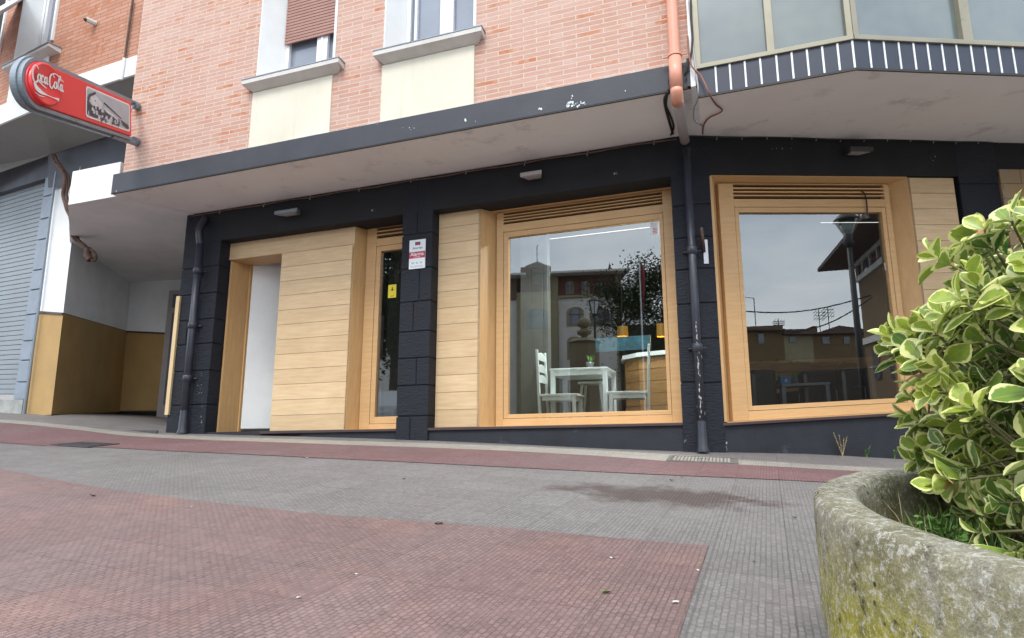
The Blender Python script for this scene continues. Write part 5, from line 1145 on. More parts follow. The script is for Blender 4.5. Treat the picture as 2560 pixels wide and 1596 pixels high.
# grass and dry stems in the planter
def blades(n, seed, rmin, rmax, hmin, hmax, wd, fn, lean=.5):
    rnd = random.Random(seed); b = MB(); k = 0
    while k < n:
        a = rnd.uniform(0, 6.283); r = (PR-.15)*math.sqrt(rnd.uniform(rmin, rmax)); x = PC.x+r*math.cos(a); y = PC.y+r*math.sin(a)
        if not fn(x, y, rnd): continue
        k += 1; p = Vector((x, y, pz(x, y)+HS-.01)); h = rnd.uniform(hmin, hmax); d = Vector((rnd.uniform(-1, 1), rnd.uniform(-1, 1), 0))*lean; s = Vector((-d.y, d.x, 0)); s = (s.normalized() if s.length > 1e-4 else Vector((1, 0, 0)))*wd*.5
        q = [p+Vector((0, 0, 1))*h*t_+d*h*t_*t_ for t_ in (0, .35, .7, 1)]
        b.poly([q[0]-s, q[0]+s, q[1]+s*.9, q[1]-s*.9], [(0, 0)]*4); b.poly([q[1]-s*.9, q[1]+s*.9, q[2]+s*.6, q[2]-s*.6], [(0, 0)]*4); b.poly([q[2]-s*.6, q[2]+s*.6, q[3]], [(0, 0)]*3)
    return b
M['grass'] = simple('fresh_grass', (.13, .26, .05), .5, .35, 25); M['straw'] = simple('dry_straw', (.42, .34, .18), .7, .25, 20)
lf = lambda x, y, r: x < PC.x-.05 or r.random() < .3
tag(blades(650, 3, .45, 1.0, .03, .10, .0045, lambda x, y, r: x < PC.x-.25 and mnoise.noise(Vector((x*5, y*5, 2))) > -.05).build('grass', M['grass'], recalc=False), 'fresh green grass growing at the left inside the planter', 'grass', kind='stuff')
tag(blades(260, 4, .3, 1.0, .05, .13, .0022, lf, 1.5).build('dry_grass', M['straw'], recalc=False), 'dry straw stems lying over the soil in the planter', 'dry grass', kind='stuff')
# clover-like weeds
rnd = random.Random(9); b = MB()
for k in range(420):
    a = rnd.uniform(R(130), R(235)); r = (PR-.16)*math.sqrt(rnd.uniform(.55, 1)); x = PC.x+r*math.cos(a); y = PC.y+r*math.sin(a); p = Vector((x, y, pz(x, y)+HS+rnd.uniform(.0, .06)))
    for j in range(4):
        aa = rnd.uniform(0, 6.28); d = Vector((math.cos(aa), math.sin(aa), rnd.uniform(-.2, .6)))*.016; s = Vector((-math.sin(aa), math.cos(aa), 0))*.007; b.poly([p, p+d*.5+s, p+d, p+d*.5-s], [(0, 0)]*4)
tag(b.build('clover', M['grass'], recalc=False), 'low bright green clover on the soil in the planter', 'weeds', kind='stuff')

# variegated shrub
SH = thing('variegated_shrub', 'bushy evergreen shrub with cream edged green leaves growing in the round planter', 'shrub', (1.55, 1.38, pz(1.55, 1.38)+HS))
t = NT('variegated_leaf'); uvn = t.new('ShaderNodeUVMap', uv_map='UVMap'); sx = t.new('ShaderNodeSeparateXYZ'); t.l(uvn.outputs[0], sx.inputs[0]); u2n = t.new('ShaderNodeUVMap', uv_map='tone'); s2 = t.new('ShaderNodeSeparateXYZ'); t.l(u2n.outputs[0], s2.inputs[0])
co = t.coord('Object'); ns = t.noise(co, 45, 3); ed = t.math('ADD', t.math('ABSOLUTE', sx.outputs[0]), t.math('MULTIPLY', t.math('SUBTRACT', ns, .5), .75)); ed = t.math('ADD', ed, t.math('MULTIPLY', s2.outputs[1], .22))
tipm = t.math('MULTIPLY', t.math('MAXIMUM', t.math('SUBTRACT', sx.outputs[1], .86), 0), 4.0); ed = t.math('ADD', ed, tipm)
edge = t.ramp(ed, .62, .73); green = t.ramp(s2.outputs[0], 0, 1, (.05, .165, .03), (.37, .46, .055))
patch = t.ramp(t.noise(co, 60, 2), .48, .52); green = t.mix(t.math('MULTIPLY', patch, .35), green, (.16, .24, .10)); 
cream = t.ramp(s2.outputs[0], 0, 1, (.72, .72, .38), (.78, .80, .30)); col = t.mix(edge, green, cream)
vein = t.ramp(t.math('ABSOLUTE', sx.outputs[0]), .03, .07, (1, 1, 1), (0, 0, 0)); col = t.mix(t.math('MULTIPLY', vein, .5), col, (.36, .45, .14)); brn = t.ramp(t.noise(co, 9, 4), .69, .71); col = t.mix(brn, col, (.40, .22, .10))
t.col(col); t.rough(.32, .5); tl = t.new('ShaderNodeBsdfTranslucent'); t.l(col, tl.inputs[0]); ms = t.new('ShaderNodeMixShader'); ms.inputs[0].default_value = .22; t.l(t.b.outputs[0], ms.inputs[1]); t.l(tl.outputs[0], ms.inputs[2]); t.l(ms.outputs[0], t.out.inputs[0]); M['leaf'] = t.m
rnd = random.Random(21)
LV, LF, LU, LT_ = [], [], [], []
ST = [(0, .05), (.18, .20), (.4, .38), (.58, .44), (.76, .36), (.90, .20), (1, .015)]
def leaf(p, d, nrm, Ln, wf, tone, var):
    d = d.normalized(); s = d.cross(nrm)
    if s.length < 1e-3: return
    s.normalize(); nn = s.cross(d).normalized(); fold = rnd.uniform(.1, .55); curl = rnd.uniform(-.3, .5); base = len(LV); tw = rnd.uniform(-.3, .3)
    for t_, h in ST:
        c = p+d*(Ln*t_)-nn*(curl*Ln*t_*t_*.5); hw_ = h*wf*Ln; ss = (s+nn*tw*t_).normalized()
        LV.append(c-ss*hw_+nn*hw_*fold); LV.append(c-nn*hw_*.05); LV.append(c+ss*hw_+nn*hw_*fold)
    for k in range(len(ST)-1):
        for j in range(2):
            a = base+k*3+j; LF.append((a, a+1, a+4, a+3)); x0, x1 = (-1, 0) if j == 0 else (0, 1); y0, y1 = ST[k][0], ST[k+1][0]
            LU.append(((x0, y0), (x1, y0), (x1, y1), (x0, y1))); LT_.append((tone, var))
ells = [((1.66, 1.40, .10), (.66, .60, .42)), ((1.80, 1.50, .38), (.50, .48, .32)), ((1.29, 1.33, .04), (.24, .30, .24)), ((1.22, 1.36, .20), (.24, .28, .19)), ((1.60, 1.05, -.02), (.40, .34, .26)), ((1.23, 1.38, .35), (.19, .22, .17)), ((1.9, 1.45, .56), (.45, .4, .24)), ((1.50, 1.02, -.14), (.34, .24, .20)), ((1.10, 1.20, -.11), (.19, .21, .15)), ((1.15, 1.30, -.02), (.20, .22, .16)), ((1.62, 1.42, .52), (.20, .2, .13))]
def dens(p): return min(math.sqrt(sum(((p[i]-c[i])/r[i])**2 for i in range(3))) for c, r in ells)
SB = MB(); root = Vector((1.55, 1.38, pz(1.55, 1.38)+HS)); cnt = 0; tries = 0
while cnt < 1500 and tries < 200000:
    tries += 1; p = Vector((rnd.uniform(.86, 2.2), rnd.uniform(.65, 2.1), rnd.uniform(-.4, .78)))
    dn = dens(p)+.16*mnoise.noise(p*4.5)
    if dn > 1 or dn < .60: continue
    if p.z < pz(p.x, p.y)+HS+.03: continue
    # direction: outward gradient
    e = .02; gx = Vector((dens(p+Vector((e, 0, 0)))-dens(p), dens(p+Vector((0, e, 0)))-dens(p), dens(p+Vector((0, 0, e)))-dens(p))).normalized()
    ax = (gx+Vector((rnd.gauss(0, .35), rnd.gauss(0, .35), .45+rnd.gauss(0, .3)))).normalized(); cnt += 1
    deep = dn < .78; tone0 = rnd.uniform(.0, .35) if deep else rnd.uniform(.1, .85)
    nl = rnd.choice((5, 6, 7, 8)); a0 = rnd.uniform(0, 6.28); o1 = ax.orthogonal().normalized(); o2 = ax.cross(o1); sc_ = rnd.uniform(.75, 1.15)
    for k in range(nl):
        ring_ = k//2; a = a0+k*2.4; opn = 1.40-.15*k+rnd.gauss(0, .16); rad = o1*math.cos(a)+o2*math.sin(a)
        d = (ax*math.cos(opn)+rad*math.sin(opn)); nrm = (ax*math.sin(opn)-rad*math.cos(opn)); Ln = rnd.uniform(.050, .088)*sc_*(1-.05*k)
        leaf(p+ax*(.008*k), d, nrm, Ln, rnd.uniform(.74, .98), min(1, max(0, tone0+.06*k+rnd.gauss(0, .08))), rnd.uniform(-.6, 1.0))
    q = p-ax*.12; SB.tube([p+ax*.03, p-ax*.03, p-ax*.08], [.0025, .003, .003], 5, caps=False)
me = bpy.data.meshes.new('foliage'); off = Vector(SH.location); me.from_pydata([v-off for v in LV], [], LF); ua = me.uv_layers.new(name='UVMap'); ub_ = me.uv_layers.new(name='tone'); k = 0
for q, tv in zip(LU, LT_):
    for c_ in q: ua.data[k].uv = c_; ub_.data[k].uv = tv; k += 1
for f in me.polygons: f.use_smooth = True
me.materials.append(M['leaf']); fo_ = bpy.data.objects.new('foliage', me); scn.collection.objects.link(fo_); fo_.parent = SH
M['stem'] = simple('green_brown_stem', (.16, .15, .07), .7, .3, 20)
for k in range(9):
    a = rnd.uniform(0, 6.28); e_ = root+Vector((math.cos(a)*.4, math.sin(a)*.35, rnd.uniform(.25, .6))); SB.tube([root+Vector((math.cos(a)*.05, math.sin(a)*.05, -.03)), root.lerp(e_, .5)+Vector((0, 0, -.05)), e_], [.016, .011, .006], 6)
SB.build('stems', M['stem'], SH, True)
# weeds by the wall
def weed(px, hgt, n, m, lab, seed):
    rnd = random.Random(seed); p = W2.P(W2.at(*px)[0], 0, .04); p.z = gz(p.x, p.y)-.005; o = thing('weed', lab, 'weed', tuple(p)); b = MB(); l = MB()
    for k in range(n):
        d = Vector((rnd.uniform(-.4, .4), rnd.uniform(-.25, .05), 1)); h = hgt*rnd.uniform(.5, 1); q = [p+d*h*t_ +Vector((0, 0, 0))*t_ for t_ in (0, .5, 1)]; b.tube(q, .0022, 4)
        for j in range(26):
            t_ = rnd.uniform(.35, 1); c = p+d*h*t_; e_ = Vector((rnd.uniform(-1, 1), rnd.uniform(-1, 1), rnd.uniform(0, 1)))*.024; s = e_.cross(Vector((0, 0, 1)))*.25; l.poly([c-s, c+e_*.6, c+s, c-e_*.1], [(0, 0)]*4)
    b.build('stems', M[m], o); l.build('leaves', M[m], o, recalc=False)
weed((2100, 1140), .27, 5, 'straw', 'tall dry weed at the foot of the charcoal plinth under the right window', 1); weed((2160, 1140), .13, 6, 'grass', 'low green weed at the foot of the plinth right of the dry weed', 2); weed((2228, 1140), .10, 4, 'grass', 'tiny green weed at the foot of the plinth beside the planter', 5)
# litter on the pavement
M['dryleaf'] = simple('dry_leaf', (.12, .065, .035), .8, .3, 30); M['paper'] = simple('paper_scrap', (.62, .62, .60), .8)
lit = [((233, 1243), 'dryleaf', 'small dry brown leaf on the red paving at the left', .06), ((1097, 1313), 'dryleaf', 'curled brown leaf at the edge of the grey paving in the middle', .05), ((1515, 1487), 'grass', 'green leaf scrap on the red paving near the bottom', .04), ((1884, 1408), 'cable', 'dark round chewing gum spot on the grey paving strip', .018), ((1532, 1400), 'paper', 'pale crumpled scrap on the red paving', .035), ((1690, 1513), 'paper', 'flat pale scrap on the red paving near the joint', .03), ((480, 1270), 'paper', 'tiny white scrap on the left red paving', .022), ((1007, 1230), 'paper', 'tiny white scrap on the grey paving', .022), ((893, 1440), 'paper', 'tiny white scrap in the middle of the red paving', .02), ((747, 1500), 'paper', 'tiny white scrap near the bottom centre of the red paving', .02), ((768, 1147), 'paper', 'tiny white scrap at the lower edge of the red band', .03), ((1743, 1430), 'paper', 'white cigarette end at the joint of red and grey paving', .02), ((1010, 1200), 'dryleaf', 'small dark leaf on the grey paving band', .035), ((1680, 1204), 'dryleaf', 'small dark twig beside the wet stain', .05), ((1705, 1196), 'dryleaf', 'dark crumb just behind the wet stain', .03), ((1985, 1298), 'dryleaf', 'small twig on the paving beside the planter', .035)]
rnd = random.Random(4)
for (px, m, lab, s) in lit:
    c = G(*px); b = MB(); n = 7; a0 = rnd.uniform(0, 6); ring0 = []
    hgt = s*.22
    for k in range(n): a = a0+2*math.pi*k/n; r = s*.5*rnd.uniform(.5, 1); ring0.append(c+Vector((math.cos(a)*r, math.sin(a)*r*.7, .006+hgt*rnd.random())))
    cc = c+Vector((0, 0, .005+hgt*.5))
    for k in range(n): b.poly([cc, ring0[k], ring0[(k+1) % n]], [(0, 0)]*3); b.poly([c+Vector((0, 0, .0046)), ring0[(k+1) % n], ring0[k]], [(0, 0)]*3)
    o = b.build('leaf_litter' if m != 'paper' and m != 'cable' else 'litter_scrap', M[m], recalc=False); tag(o, lab, 'litter', 'small litter scattered on the paving')

#%%REFLECTED
# ------------------------------------------------------------------ the square behind the camera, seen in the shop glass
gl1 = (W1.P(0, 0, w1f-.045), W1.N.copy()); gl2 = (W2.P(0, 0, w2f-.045), W2.N.copy())
def mirp(p, g): Q, n = g; return p-n*(2*(p-Q).dot(n))
def VP(px, py, Y, g): return mirp(P3(px, py, Y), g)
YT = 42.0
TH = Frame(Vector((0, YT, 0)), (1, 0, .045), mir=gl1, N=(0, -1, 0)); TH.O = Vector((0, YT, 0))
def q1(x, y): return (1240+x/2.908, 540+y/2.908)
def tu(x, y=600): return TH.at(*q1(x, y))[0]
def tv(x, y): return TH.at(*q1(x, y))[1]
base = TH.P(0, 0, 0)
HZ = -5
TW = thing('town_hall', 'town hall with clock gable, tiled roof and arched windows reflected in the middle shop window', 'building', (base.x, base.y, -1))
ev = tv(370, 432); rd = tv(500, 365)
b = MB(); b.box(TH, tu(445), tu(870), tv(660, 592), ev, -8, 0); b.box(TH, tu(-900), tu(150), tv(660, 592), ev, -8, 0); b.build('upper_wall', M['hall_brick'], TW)
b = MB(); b.box(TH, tu(445), tu(872), HZ, tv(660, 593), -8, .02); b.box(TH, tu(-900), tu(150), HZ, tv(660, 593), -8, .02); b.build('wall', M['hall_white'], TW)
b = MB(); b.box(TH, tu(150), tu(445), HZ, tv(300, 560), -8, .35); b.box(TH, tu(870), tu(910), HZ, ev, -8, .12); b.box(TH, tu(400), tu(450), HZ, ev, -7, .3); b.box(TH, tu(445), tu(870), tv(660, 593), tv(660, 575), -.2, .15); b.build('stone_bay', M['hall_stone'], TW)
b = MB(); b.box(TH, tu(180), tu(400), tv(300, 560), tv(300, 375), -7, .2); b.build('clock_gable', M['hall_brick'], TW)
b = MB(); a = [TH.P(tu(215, 378), tv(215, 378), .5), TH.P(tu(300, 345), tv(300, 345), .5), TH.P(tu(380, 378), tv(380, 378), .5)]; c_ = [TH.P(tu(215, 378), tv(215, 378), -5), TH.P(tu(300, 345), tv(300, 345), -5), TH.P(tu(380, 378), tv(380, 378), -5)]
b.poly(a); b.poly([a[0], a[1], c_[1], c_[0]]); b.poly([a[1], a[2], c_[2], c_[1]]); b.poly(c_); b.box(TH, tu(210), tu(385), tv(300, 388), tv(300, 376), -5, .5)
rx0, rx1 = tu(-900), tu(965)
b.poly([TH.P(rx0, ev, .9), TH.P(rx1, ev, .9), TH.P(tu(840), rd-.3, -4), TH.P(rx0, rd, -4)]); b.poly([TH.P(rx1, ev, .9), TH.P(rx1, ev, -9), TH.P(tu(840), rd-.3, -4)]); b.poly([TH.P(rx0, ev, -9), TH.P(rx1, ev, -9), TH.P(tu(840), rd-.3, -4), TH.P(rx0, rd, -4)]); b.build('roof', M['rooftile'], TW)
b = MB(); b.box(TH, rx0, tu(215), ev-.12, ev+.02, -.2, .95); b.box(TH, tu(385), rx1, ev-.12, ev+.02, -.2, .95); b.build('gutter', M['hall_white'], TW)
b = MB(); cc = TH.P(tu(297), tv(297, 467), .22); b.lathe(cc, [(0.01, 0), (.42, 0), (.42, .06), (.01, .06)], 24, up=-TH.N if False else Vector((0, 1, 0))); b.build('clock', M['winglass'], TW)
def archwin(x, y0, y1, w, sur, out_=.04):
    u = tu(x, y0); hw_ = w/2*(tu(101)-tu(100)); v0_, v1_ = tv(x, y1), tv(x, y0)
    for k, (e, m, nm, d) in enumerate(((.16 if sur else .08, 'hall_stone', 'window_surround', out_), (0, 'winglass', 'window', out_+.03))):
        b = MB(); pts = [(u-hw_-e, v0_-e), (u+hw_+e, v0_-e)]
        for j in range(9): a = math.pi*j/8; pts.append((u+(hw_+e)*math.cos(a), v1_-hw_*.5+(hw_*.5+e)*math.sin(a)))
        f = [TH.P(p[0], p[1], d) for p in pts]; g_ = [TH.P(p[0], p[1], d-.1) for p in pts]; b.poly(f)
        for j in range(len(f)): j2 = (j+1) % len(f); b.poly([f[j], f[j2], g_[j2], g_[j]])
        par = b.build(nm, M[m], TW if k == 0 else par)
    b = MB(); 
    for s in (-.33, .33): b.box(TH, u+s*hw_*2-.03, u+s*hw_*2+.03, v0_, v1_-.05, out_+.03, out_+.05)
    b.box(TH, u-hw_, u+hw_, v0_+(v1_-v0_)*.6, v0_+(v1_-v0_)*.6+.05, out_+.03, out_+.051); b.build('glazing_bar', M['lampmetal'], par)
for x in (535, 650, 765): archwin(x, 482, 562, 40, False)
for x in (574, 746): archwin(x, 678, 788, 92, True)
archwin(297, 680, 830, 150, True, .37); archwin(567, 895, 1030, 70, True); archwin(60, 482, 562, 40, False); archwin(30, 678, 788, 92, True)
b = MB(); cp = TH.P(tu(868), tv(868, 412), -2); k = (tv(868, 285)-tv(868, 400)); b.lathe(cp, [(.3, 0), (.3, k*.3), (.17, k*.32), (.26, k*.52), (.1, k*.56), (.17, k*.7), (.06, k*.85), (.09, k*.92), (.02, k)], 10); b.build('finial', M['hall_brick'], TW, True)
b = MB(); p0 = TH.P(tu(300), tv(300, 345), .3); b.tube([p0, p0+Vector((0, 0, 1.15))], .03, 6); b.tube([p0+Vector((-.05, 0, 1.1)), p0+Vector((.12, 0, 1.22))], .03, 5); b.build('weather_vane', M['lampmetal'], TW)

def tree(base, h, spread, lab, seed, low=.3, group='trees on the square behind the camera', n=2600, ls=.16):
    rnd = random.Random(seed); o = thing('tree', lab, 'tree', tuple(base), 0, group); b = MB(); tips = []
    tr = [base, base+Vector((.1, .05, h*.3)), base+Vector((.0, .1, h*.55)), base+Vector((.1, 0, h*.85))]; b.tube(smooth_path(tr, 4), [.22*(1-.8*k/12) for k in range(13)], 8)
    for k in range(11):
        z = rnd.uniform(low, .85)*h; a = rnd.uniform(0, 6.28); L_ = spread*rnd.uniform(.5, 1)*(1.1-z/h*.6); s = base+Vector((0, 0, z)); e_ = s+Vector((math.cos(a)*L_, math.sin(a)*L_, L_*rnd.uniform(.2, .8))); b.tube([s, s.lerp(e_, .5)+Vector((0, 0, .1)), e_], [.07, .045, .02], 5); tips += [e_, s.lerp(e_, .6)]
    b.build('trunk', M['bark'], o, True); tips.append(tr[-1]); l = MB()
    for k in range(n):
        c = rnd.choice(tips)+Vector((rnd.gauss(0, 1), rnd.gauss(0, 1), rnd.gauss(0, .8)))*spread*.22; d = Vector((rnd.gauss(0, 1), rnd.gauss(0, 1), rnd.gauss(0, 1))).normalized()*ls; s = d.orthogonal().normalized()*ls*.5; l.poly([c-d, c+s, c+d, c-s], [(0, 0)]*4)
    l.build('crown', M['treeleaf'], o, recalc=False)
def gbase(p): return Vector((p.x, p.y, gz(p.x, p.y)))
p = VP(1600, 900, 33, gl1); top = VP(1570, 680, 33, gl1); tree(gbase(VP(1555, 900, 33, gl1)), top.z+1.2, 2.2, 'sparse dark tree beside the flagpole in the middle window reflection', 3, .55, n=6000, ls=.07)
top = VP(1650, 640, 30, gl1); tree(gbase(VP(1665, 900, 30, gl1)), top.z+1.2, 2.6, 'dense dark tree at the right edge of the middle window reflection', 8, .25, n=14000, ls=.08)
for i, (x, Y) in enumerate(((930, 26), (985, 22), (1040, 26))):
    tree(gbase(VP(x, 900, Y, gl1)), 9+i, 3.0, ['leafy tree seen at the left in the narrow window reflection', 'leafy tree seen in the middle of the narrow window reflection', 'leafy tree seen behind the pillar beside the narrow window reflection'][i], 30+i, .3, n=9000, ls=.1)
# lantern, floodlight pole, stone gatepost, flagpole
LP = gbase(VP(1489, 900, 24, gl1)); tz = VP(1489, 742, 24, gl1).z
o = thing('street_lantern', 'old style street lantern on a black post reflected in the middle window', 'street lamp', tuple(LP)); b = MB(); b.tube([LP, LP+Vector((0, 0, tz-LP.z-.75))], [.07, .045], 8); b.tube([Vector((LP.x, LP.y, tz-1.1)), Vector((LP.x+.5, LP.y, tz-1.0))], .03, 6); b.build('post', M['lampmetal'], o)
b = MB(); c = Vector((LP.x, LP.y, tz-.75)); b.lathe(c, [(.1, 0), (.11, .05)], 6); b.lathe(c, [(.24, .55), (.27, .57), (.1, .72), (.02, .78)], 6); 
for k in range(6): a = 2*math.pi*k/6; b.tube([c+Vector((math.cos(a)*.11, math.sin(a)*.11, .05)), c+Vector((math.cos(a)*.23, math.sin(a)*.23, .56))], .015, 4)
b.build('lantern_cage', M['lampmetal'], o); b = MB(); b.lathe(c, [(.09, .06), (.2, .55)], 6, capb=False); b.build('lantern_glass', M['whitegrey'], o)
b = MB(); e_ = Vector((LP.x+.55, LP.y, tz-.95)); b.hexa([e_+Vector((x, y, z)) for y in (-.08, .08) for z in (-.1, .2) for x in (-.14, .14)]); b.build('floodlight_head', M['lampmetal'], o)
SPp = gbase(VP(1463, 950, 17, gl1)); zt = VP(1463, 793, 17, gl1).z; zc_ = VP(1463, 848, 17, gl1).z
o = thing('gatepost', 'carved stone gatepost with an urn finial reflected behind the mint table', 'gatepost', tuple(SPp)); b = MB(); b.lathe(SPp, [(.42, 0), (.42, zc_-SPp.z-.15), (.48, zc_-SPp.z-.1), (.3, zc_-SPp.z), (.1, zc_-SPp.z+.02)], 8); b.build('pillar', M['hall_stone'], o)
b = MB(); h = zt-zc_; c = Vector((SPp.x, SPp.y, zc_)); b.lathe(c, [(.12, 0), (.08, h*.12), (.2, h*.25), (.21, h*.35), (.09, h*.45), (.1, h*.5), (.2, h*.62), (.18, h*.82), (.06, h*.97), (.01, h)], 12); b.build('urn', M['hall_stone'], o, True)
FP = gbase(VP(1608, 900, 26, gl1)); ft = VP(1594, 656, 26, gl1); o = thing('flagpole', 'white flagpole with a furled red flag reflected in the middle window', 'flagpole', tuple(FP)); b = MB(); b.tube([FP, Vector((FP.x, FP.y, ft.z))], [.05, .03], 8); b.lathe(Vector((FP.x, FP.y, ft.z)), [(.02, 0), (.09, .03), (.09, .06), (.01, .1)], 8); b.build('pole', M['white'], o)
b = MB(); n = 8
for k in range(n):
    z0 = ft.z-.15-k*.25; w0 = .03+.08*math.sin(k*.5+.3); w1 = .03+.08*math.sin((k+1)*.5+.3); b.hexa([Vector((FP.x+s*ww+.1, FP.y+y, zz)) for y in (-.04, .04) for zz, ww in ((z0-.25, w1), (z0, w0)) for s in (-.3, 1)])
b.build('flag', M['flagred'], o)
def backdrop(g, pa, pb, Y, ytop, lab, seed, th=1.2):  # dark mass added to dim the reflection so the interiors show
    a = gbase(VP(pa, 900, Y, g)); c = gbase(VP(pb, 900, Y, g)); zt = VP(.5*(pa+pb), ytop, Y, g).z; o = thing('backdrop', lab, 'backdrop', tuple((a+c)/2), 0, 'dark leafy backdrops added across the square')
    d = (c-a).normalized(); d.z = 0; n_ = Vector((-d.y, d.x, 0))*th*.5; H_ = zt-min(a.z, c.z); rq = random.Random(seed); b = MB(); b.hexa([p+q+Vector((0, 0, z)) for q in (n_*-.9, n_*.9) for z in (-.3, H_-.12) for p in (a, c)]); b.build('branches', M['bark'], o); l = MB(); L_ = (c-a).length
    for k in range(int(L_*160)):
        p = a+d*rq.uniform(0, L_)+n_*rq.uniform(-1, 1)+Vector((0, 0, H_*(1-rq.random()**2*.9)-.08+rq.gauss(0, .06))); e_ = Vector((rq.gauss(0, 1), rq.gauss(0, 1), rq.gauss(0, 1))).normalized()*.12; s_ = e_.orthogonal().normalized()*.06; l.poly([p-e_, p+s_, p+e_, p-s_], [(0, 0)]*4)
    l.build('foliage', M['treeleaf'], o, recalc=False)
backdrop(gl1, 1560, 1730, 36, 812, 'added dark leafy hedge below the trees at the right of the middle window reflection', 1)
# car beyond the camera, glimpsed in the narrow window
cp = gbase(VP(965, 1000, 15.5, gl1)); ca_ = thing('parked_car', 'silver car parked behind the camera, glimpsed in the narrow window', 'car', tuple(cp), R(60), off=False)
prof = [(-2.0, .35), (-2.05, .75), (-1.9, .95), (-1.3, 1.0), (-.75, 1.42), (.55, 1.45), (1.2, 1.05), (1.95, .92), (2.1, .7), (2.08, .35)]
b = MB()
for y0, y1 in ((-.85, .85),):
    i = 0; n = len(prof); b.v = [Vector((x, y0*(1 if z < 1.02 else .85), z)) for x, z in prof]+[Vector((x, y1*(1 if z < 1.02 else .85), z)) for x, z in prof]; b.f = [list(range(n)), list(range(n, 2*n))[::-1]]+[[k, (k+1) % n, n+(k+1) % n, n+k] for k in range(n)]; b.uv = [[(0, 0)]*len(f) for f in b.f]
b.build('body', M['carpaint'], ca_, bevel=.05)
b = MB(); 
for s in (-1, 1): b.poly([Vector((-1.05, s*.83, 1.06)), Vector((.95, s*.83, 1.08)), Vector((.5, s*.755, 1.38)), Vector((-.65, s*.755, 1.36))], [(0, 0)]*4)
b.poly([Vector((-1.33, -.68, 1.03)), Vector((-1.33, .68, 1.03)), Vector((-.80, .62, 1.40)), Vector((-.80, -.62, 1.40))], [(0, 0)]*4); b.build('windows', M['winglass'], ca_, recalc=False)
for x in (-1.3, 1.3):
    for s in (-1, 1): b = MB(); b.lathe(Vector((x, s*.86-.1, .32)), [(.32, 0), (.32, .2)], 18, up=(0, 1, 0)); b.build('wheel', M['tyre'], ca_)
# right window reflections
def q2(x, y): return (1820+x/2.8, 500+y/2.8)
# street lamp
Yl = 13.5; L0 = gbase(VP(*q2(960, 1400), Yl, gl2)); tb_ = VP(*q2(840, 290), Yl, gl2); o = thing('street_lamp', 'modern street lamp with a clear conical head reflected in the right window', 'street lamp', tuple(L0))
lx = mirp(P3(*q2(845, 290), Yl), gl2); L0 = Vector((lx.x, lx.y, L0.z)); b = MB(); b.tube([L0, Vector((lx.x, lx.y, tb_.z-.15))], [.085, .055], 10); b.lathe(Vector((lx.x, lx.y, tb_.z-.16)), [(.05, 0), (.12, .12), (.09, .2), (.1, .3)], 14); b.build('post', M['lampmetal'], o, True)
hz_ = VP(*q2(835, 100), Yl, gl2).z-tb_.z; c = Vector((lx.x, lx.y, tb_.z)); b = MB(); b.lathe(c, [(.28, hz_*.72), (.27, hz_*.8), (.16, hz_*.95), (.02, hz_)], 20); b.build('cap', M['lampmetal'], o, True)
b = MB(); b.lathe(c, [(.08, .12), (.27, hz_*.72)], 20, capb=False); b.build('lamp_glass', glass_mat('lamp_glass', 1.5, (.75, .8, .8)), o, True); b = MB(); b.lathe(c, [(.03, .15), (.12, hz_*.4), (.12, hz_*.7)], 10); b.build('reflector', M['white'], o)
# low houses
HV = Frame(Vector((0, 48, 0)), (1, 0, .045), mir=gl2, N=(0, -1, 0)); HV.O = Vector((0, 48, 0))
def hu(x, y=900): return HV.at(*q2(x, y))[0]
def hv(x, y): return HV.at(*q2(x, y))[1]
def house(name_l, xs, yt, mat_, roof=None, wins=()):
    o = thing('house', name_l, 'house', tuple(HV.P(hu(xs[0]), -3, -2)), 0, 'low houses across the square'); b = MB(); b.box(HV, hu(xs[0]), hu(xs[1]), -5, hv(xs[0], yt), -7, 0); b.build('wall', M[mat_], o)
    if roof:
        b = MB(); a = [HV.P(hu(x, y), hv(x, y), .4) for x, y in roof]; c_ = [HV.P(hu(x, y), hv(x, y), -7) for x, y in roof]; b.poly(a); b.poly(c_)
        for j in range(len(a)): j2 = (j+1) % len(a); b.poly([a[j], a[j2], c_[j2], c_[j]])
        b.build('roof', M['rooftile'], o)
    for (x0, x1, y0, y1) in wins: b = MB(); b.box(HV, hu(x0), hu(x1), hv(x0, y1), hv(x0, y0), .0, .06); b.build('window', M['winglass'], o)
    return o
h1 = house('flat roofed ochre house at the left of the right window reflection', (-420, 385), 912, 'ochrewall', [(-420, 920), (-420, 908), (385, 908), (385, 920)], ((205, 245, 940, 1010), (60, 110, 960, 1010)))
h2 = house('brown house with a stepped parapet in the middle of the right window reflection', (385, 585), 925, 'hall_stone', [(380, 912), (555, 908), (580, 918), (580, 945), (380, 945)], ((420, 470, 960, 1000),))
h3 = house('gabled house with a chimney right of centre in the right window reflection', (585, 960), 930, 'ochrewall', [(575, 945), (690, 908), (760, 886), (900, 903), (965, 915), (965, 935)], ((650, 700, 960, 1010), (800, 840, 960, 1010)))
b = MB(); b.box(HV, hu(638), hu(678), hv(640, 935), hv(640, 880), -2, -1.2); b.box(HV, hu(642), hu(674), hv(640, 872), hv(640, 868), -2.1, -1.1); b.build('chimney', M['ochrewall'], h3)
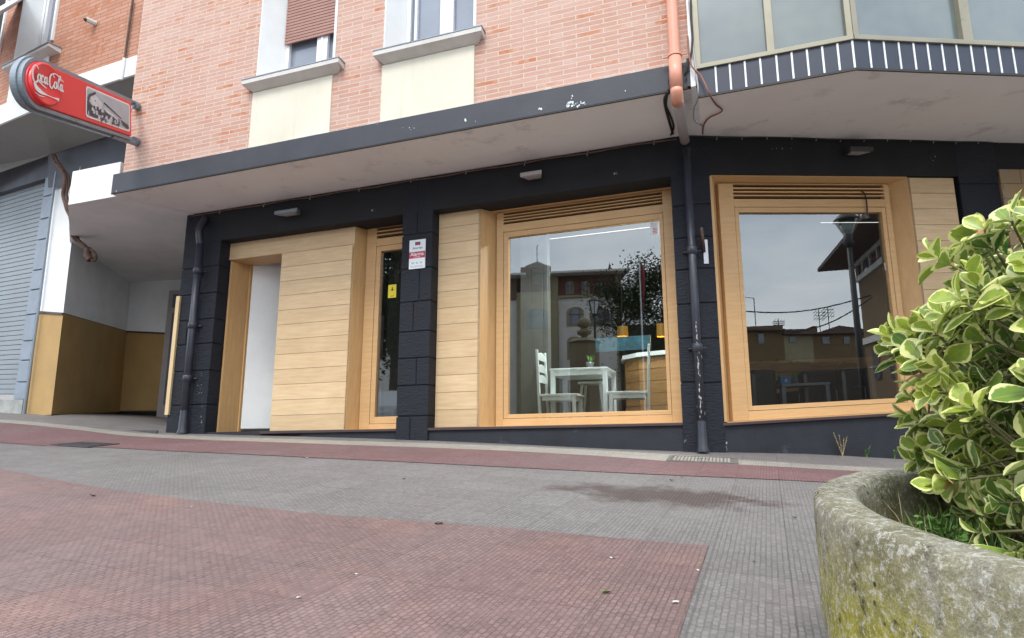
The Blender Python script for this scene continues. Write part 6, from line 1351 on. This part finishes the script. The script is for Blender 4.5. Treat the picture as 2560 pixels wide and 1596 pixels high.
def antenna(x, yb, yt, kind, lab):
    p0 = HV.P(hu(x, yb), hv(x, yb), -1); p1 = HV.P(hu(x, yb), hv(x, yt), -1); o = thing('antenna', lab, 'antenna', tuple(p0), 0, 'rooftop antennas across the square'); b = MB(); b.tube([p0, p1], .035, 5); b.build('mast', M['lampmetal'], o); b = MB(); H_ = p1.z-p0.z
    if kind == 0: b.tube([p1, p1+Vector((-.9, 0, 0))], .025, 5)
    else:
        for j in range(3):
            z = p1.z-.25-j*.45*H_/3; b.tube([Vector((p1.x-.5, p1.y, z)), Vector((p1.x+.6, p1.y, z+.05))], .02, 5)
            for k in range(4): b.tube([Vector((p1.x-.4+k*.28, p1.y-.2, z-.12)), Vector((p1.x-.4+k*.28, p1.y+.2, z+.14))], .015, 4)
    b.build('aerial', M['lampmetal'], o)
backdrop(gl2, 1830, 2160, 40, 905, 'added dark leafy hedge in front of the low houses in the right window reflection', 2)
antenna(232, 905, 668, 0, 'tall thin mast with one arm on the flat roofed ochre house'); antenna(395, 905, 815, 1, 'short aerial near the right end of the ochre house'); antenna(690, 905, 750, 1, 'aerial just right of the chimney'); antenna(755, 890, 730, 1, 'taller aerial on the gable ridge')
# tall building with deep eaves at the right
E = [P3(*q2(945, 960), 30), P3(*q2(1260, 900), 17)]
KO = P3(*q2(905, 575), 26); KU = -ray(1799, 970)
KF = Frame(KO, KU, mir=gl2, N=None); KF.O = KO; KF.N = Vector((KF.U.y, -KF.U.x, 0))
if KF.N.x > 0: KF.N = -KF.N
def ka(x, y, w=0): return KF.at(*q2(x, y), w)
o = thing('corner_house', 'tall house with deep dark eaves and red panels in the right window reflection', 'building', tuple(KF.P(0, 0, 0)))
kz = lambda y: ka(905, y)[1]
ul, ur_ = ka(905, 500)[0], 12.5
t1, t0 = ka(905, 445)[1], ka(905, 570)[1]
b = MB(); b.box(KF, ul, ur_, -6, t0, -6, 0); b.build('wall', M['ochrewall'], o); b = MB(); b.box(KF, ul, ur_, t0, t1, -6, -.02); b.build('upper_wall', M['flagred'] if False else M['hall_brick'], o)
b = MB(); b.box(KF, ul, ur_, t0-.1, t0+.12, -.1, .1); b.box(KF, ul, ur_, t1-.12, t1+.05, -.1, .1); k = ul
while k < ur_: b.box(KF, k, k+.14, t0, t1, -.1, .08); k += 1.25
b.box(KF, ul+4.6, ul+7.0, -6, t0-.1, -.1, .06); zz = ka(960, 990)[1]; b.box(KF, ul, ur_, zz-.15, zz+.1, -.1, .1); b.build('white_trim', M['hall_white'], o)
b = MB(); k = ul+.3
while k < ur_: b.box(KF, k+1.25, k+2.0, t0+.12, t1-.12, -.1, .04); b.box(KF, k+1.0, k+2.0, zz-1.6, zz-.4, -.1, .05); k += 2.5
b.build('windows', M['winglass'], o)
b = MB(); b.hexa([KF.P(ul-1.6, t1+.05, -6), KF.P(ur_, t1+.05, -6), KF.P(ul-1.6, t1+.35, -6), KF.P(ur_, t1+.35, -6), KF.P(ul-1.6, t1+.05, 1.3), KF.P(ur_, t1+.05, 1.3), KF.P(ul-1.6, t1+.2, 1.3), KF.P(ur_, t1+.2, 1.3)]); b.build('eaves', M['rooftile'], o)
# overhead wires across the square
for (a_, c_, lab) in ((((-60, 760), 18), ((1000, 668), 18), 'upper overhead wire across the right window reflection'), (((330, 930), 18), ((1010, 680), 18), 'lower overhead wire rising to the corner house in the right window reflection')):
    p0 = VP(*q2(*a_[0]), a_[1], gl2); p1 = VP(*q2(*c_[0]), c_[1], gl2); b = MB(); b.tube([p0.lerp(p1, t_/10)+Vector((0, 0, -.3*math.sin(math.pi*t_/10))) for t_ in range(11)], .02, 5); tag(b.build('overhead_wire', M['lampmetal']), lab, 'wire')

for o in scn.objects:
    if 'off' in o: del o['off']
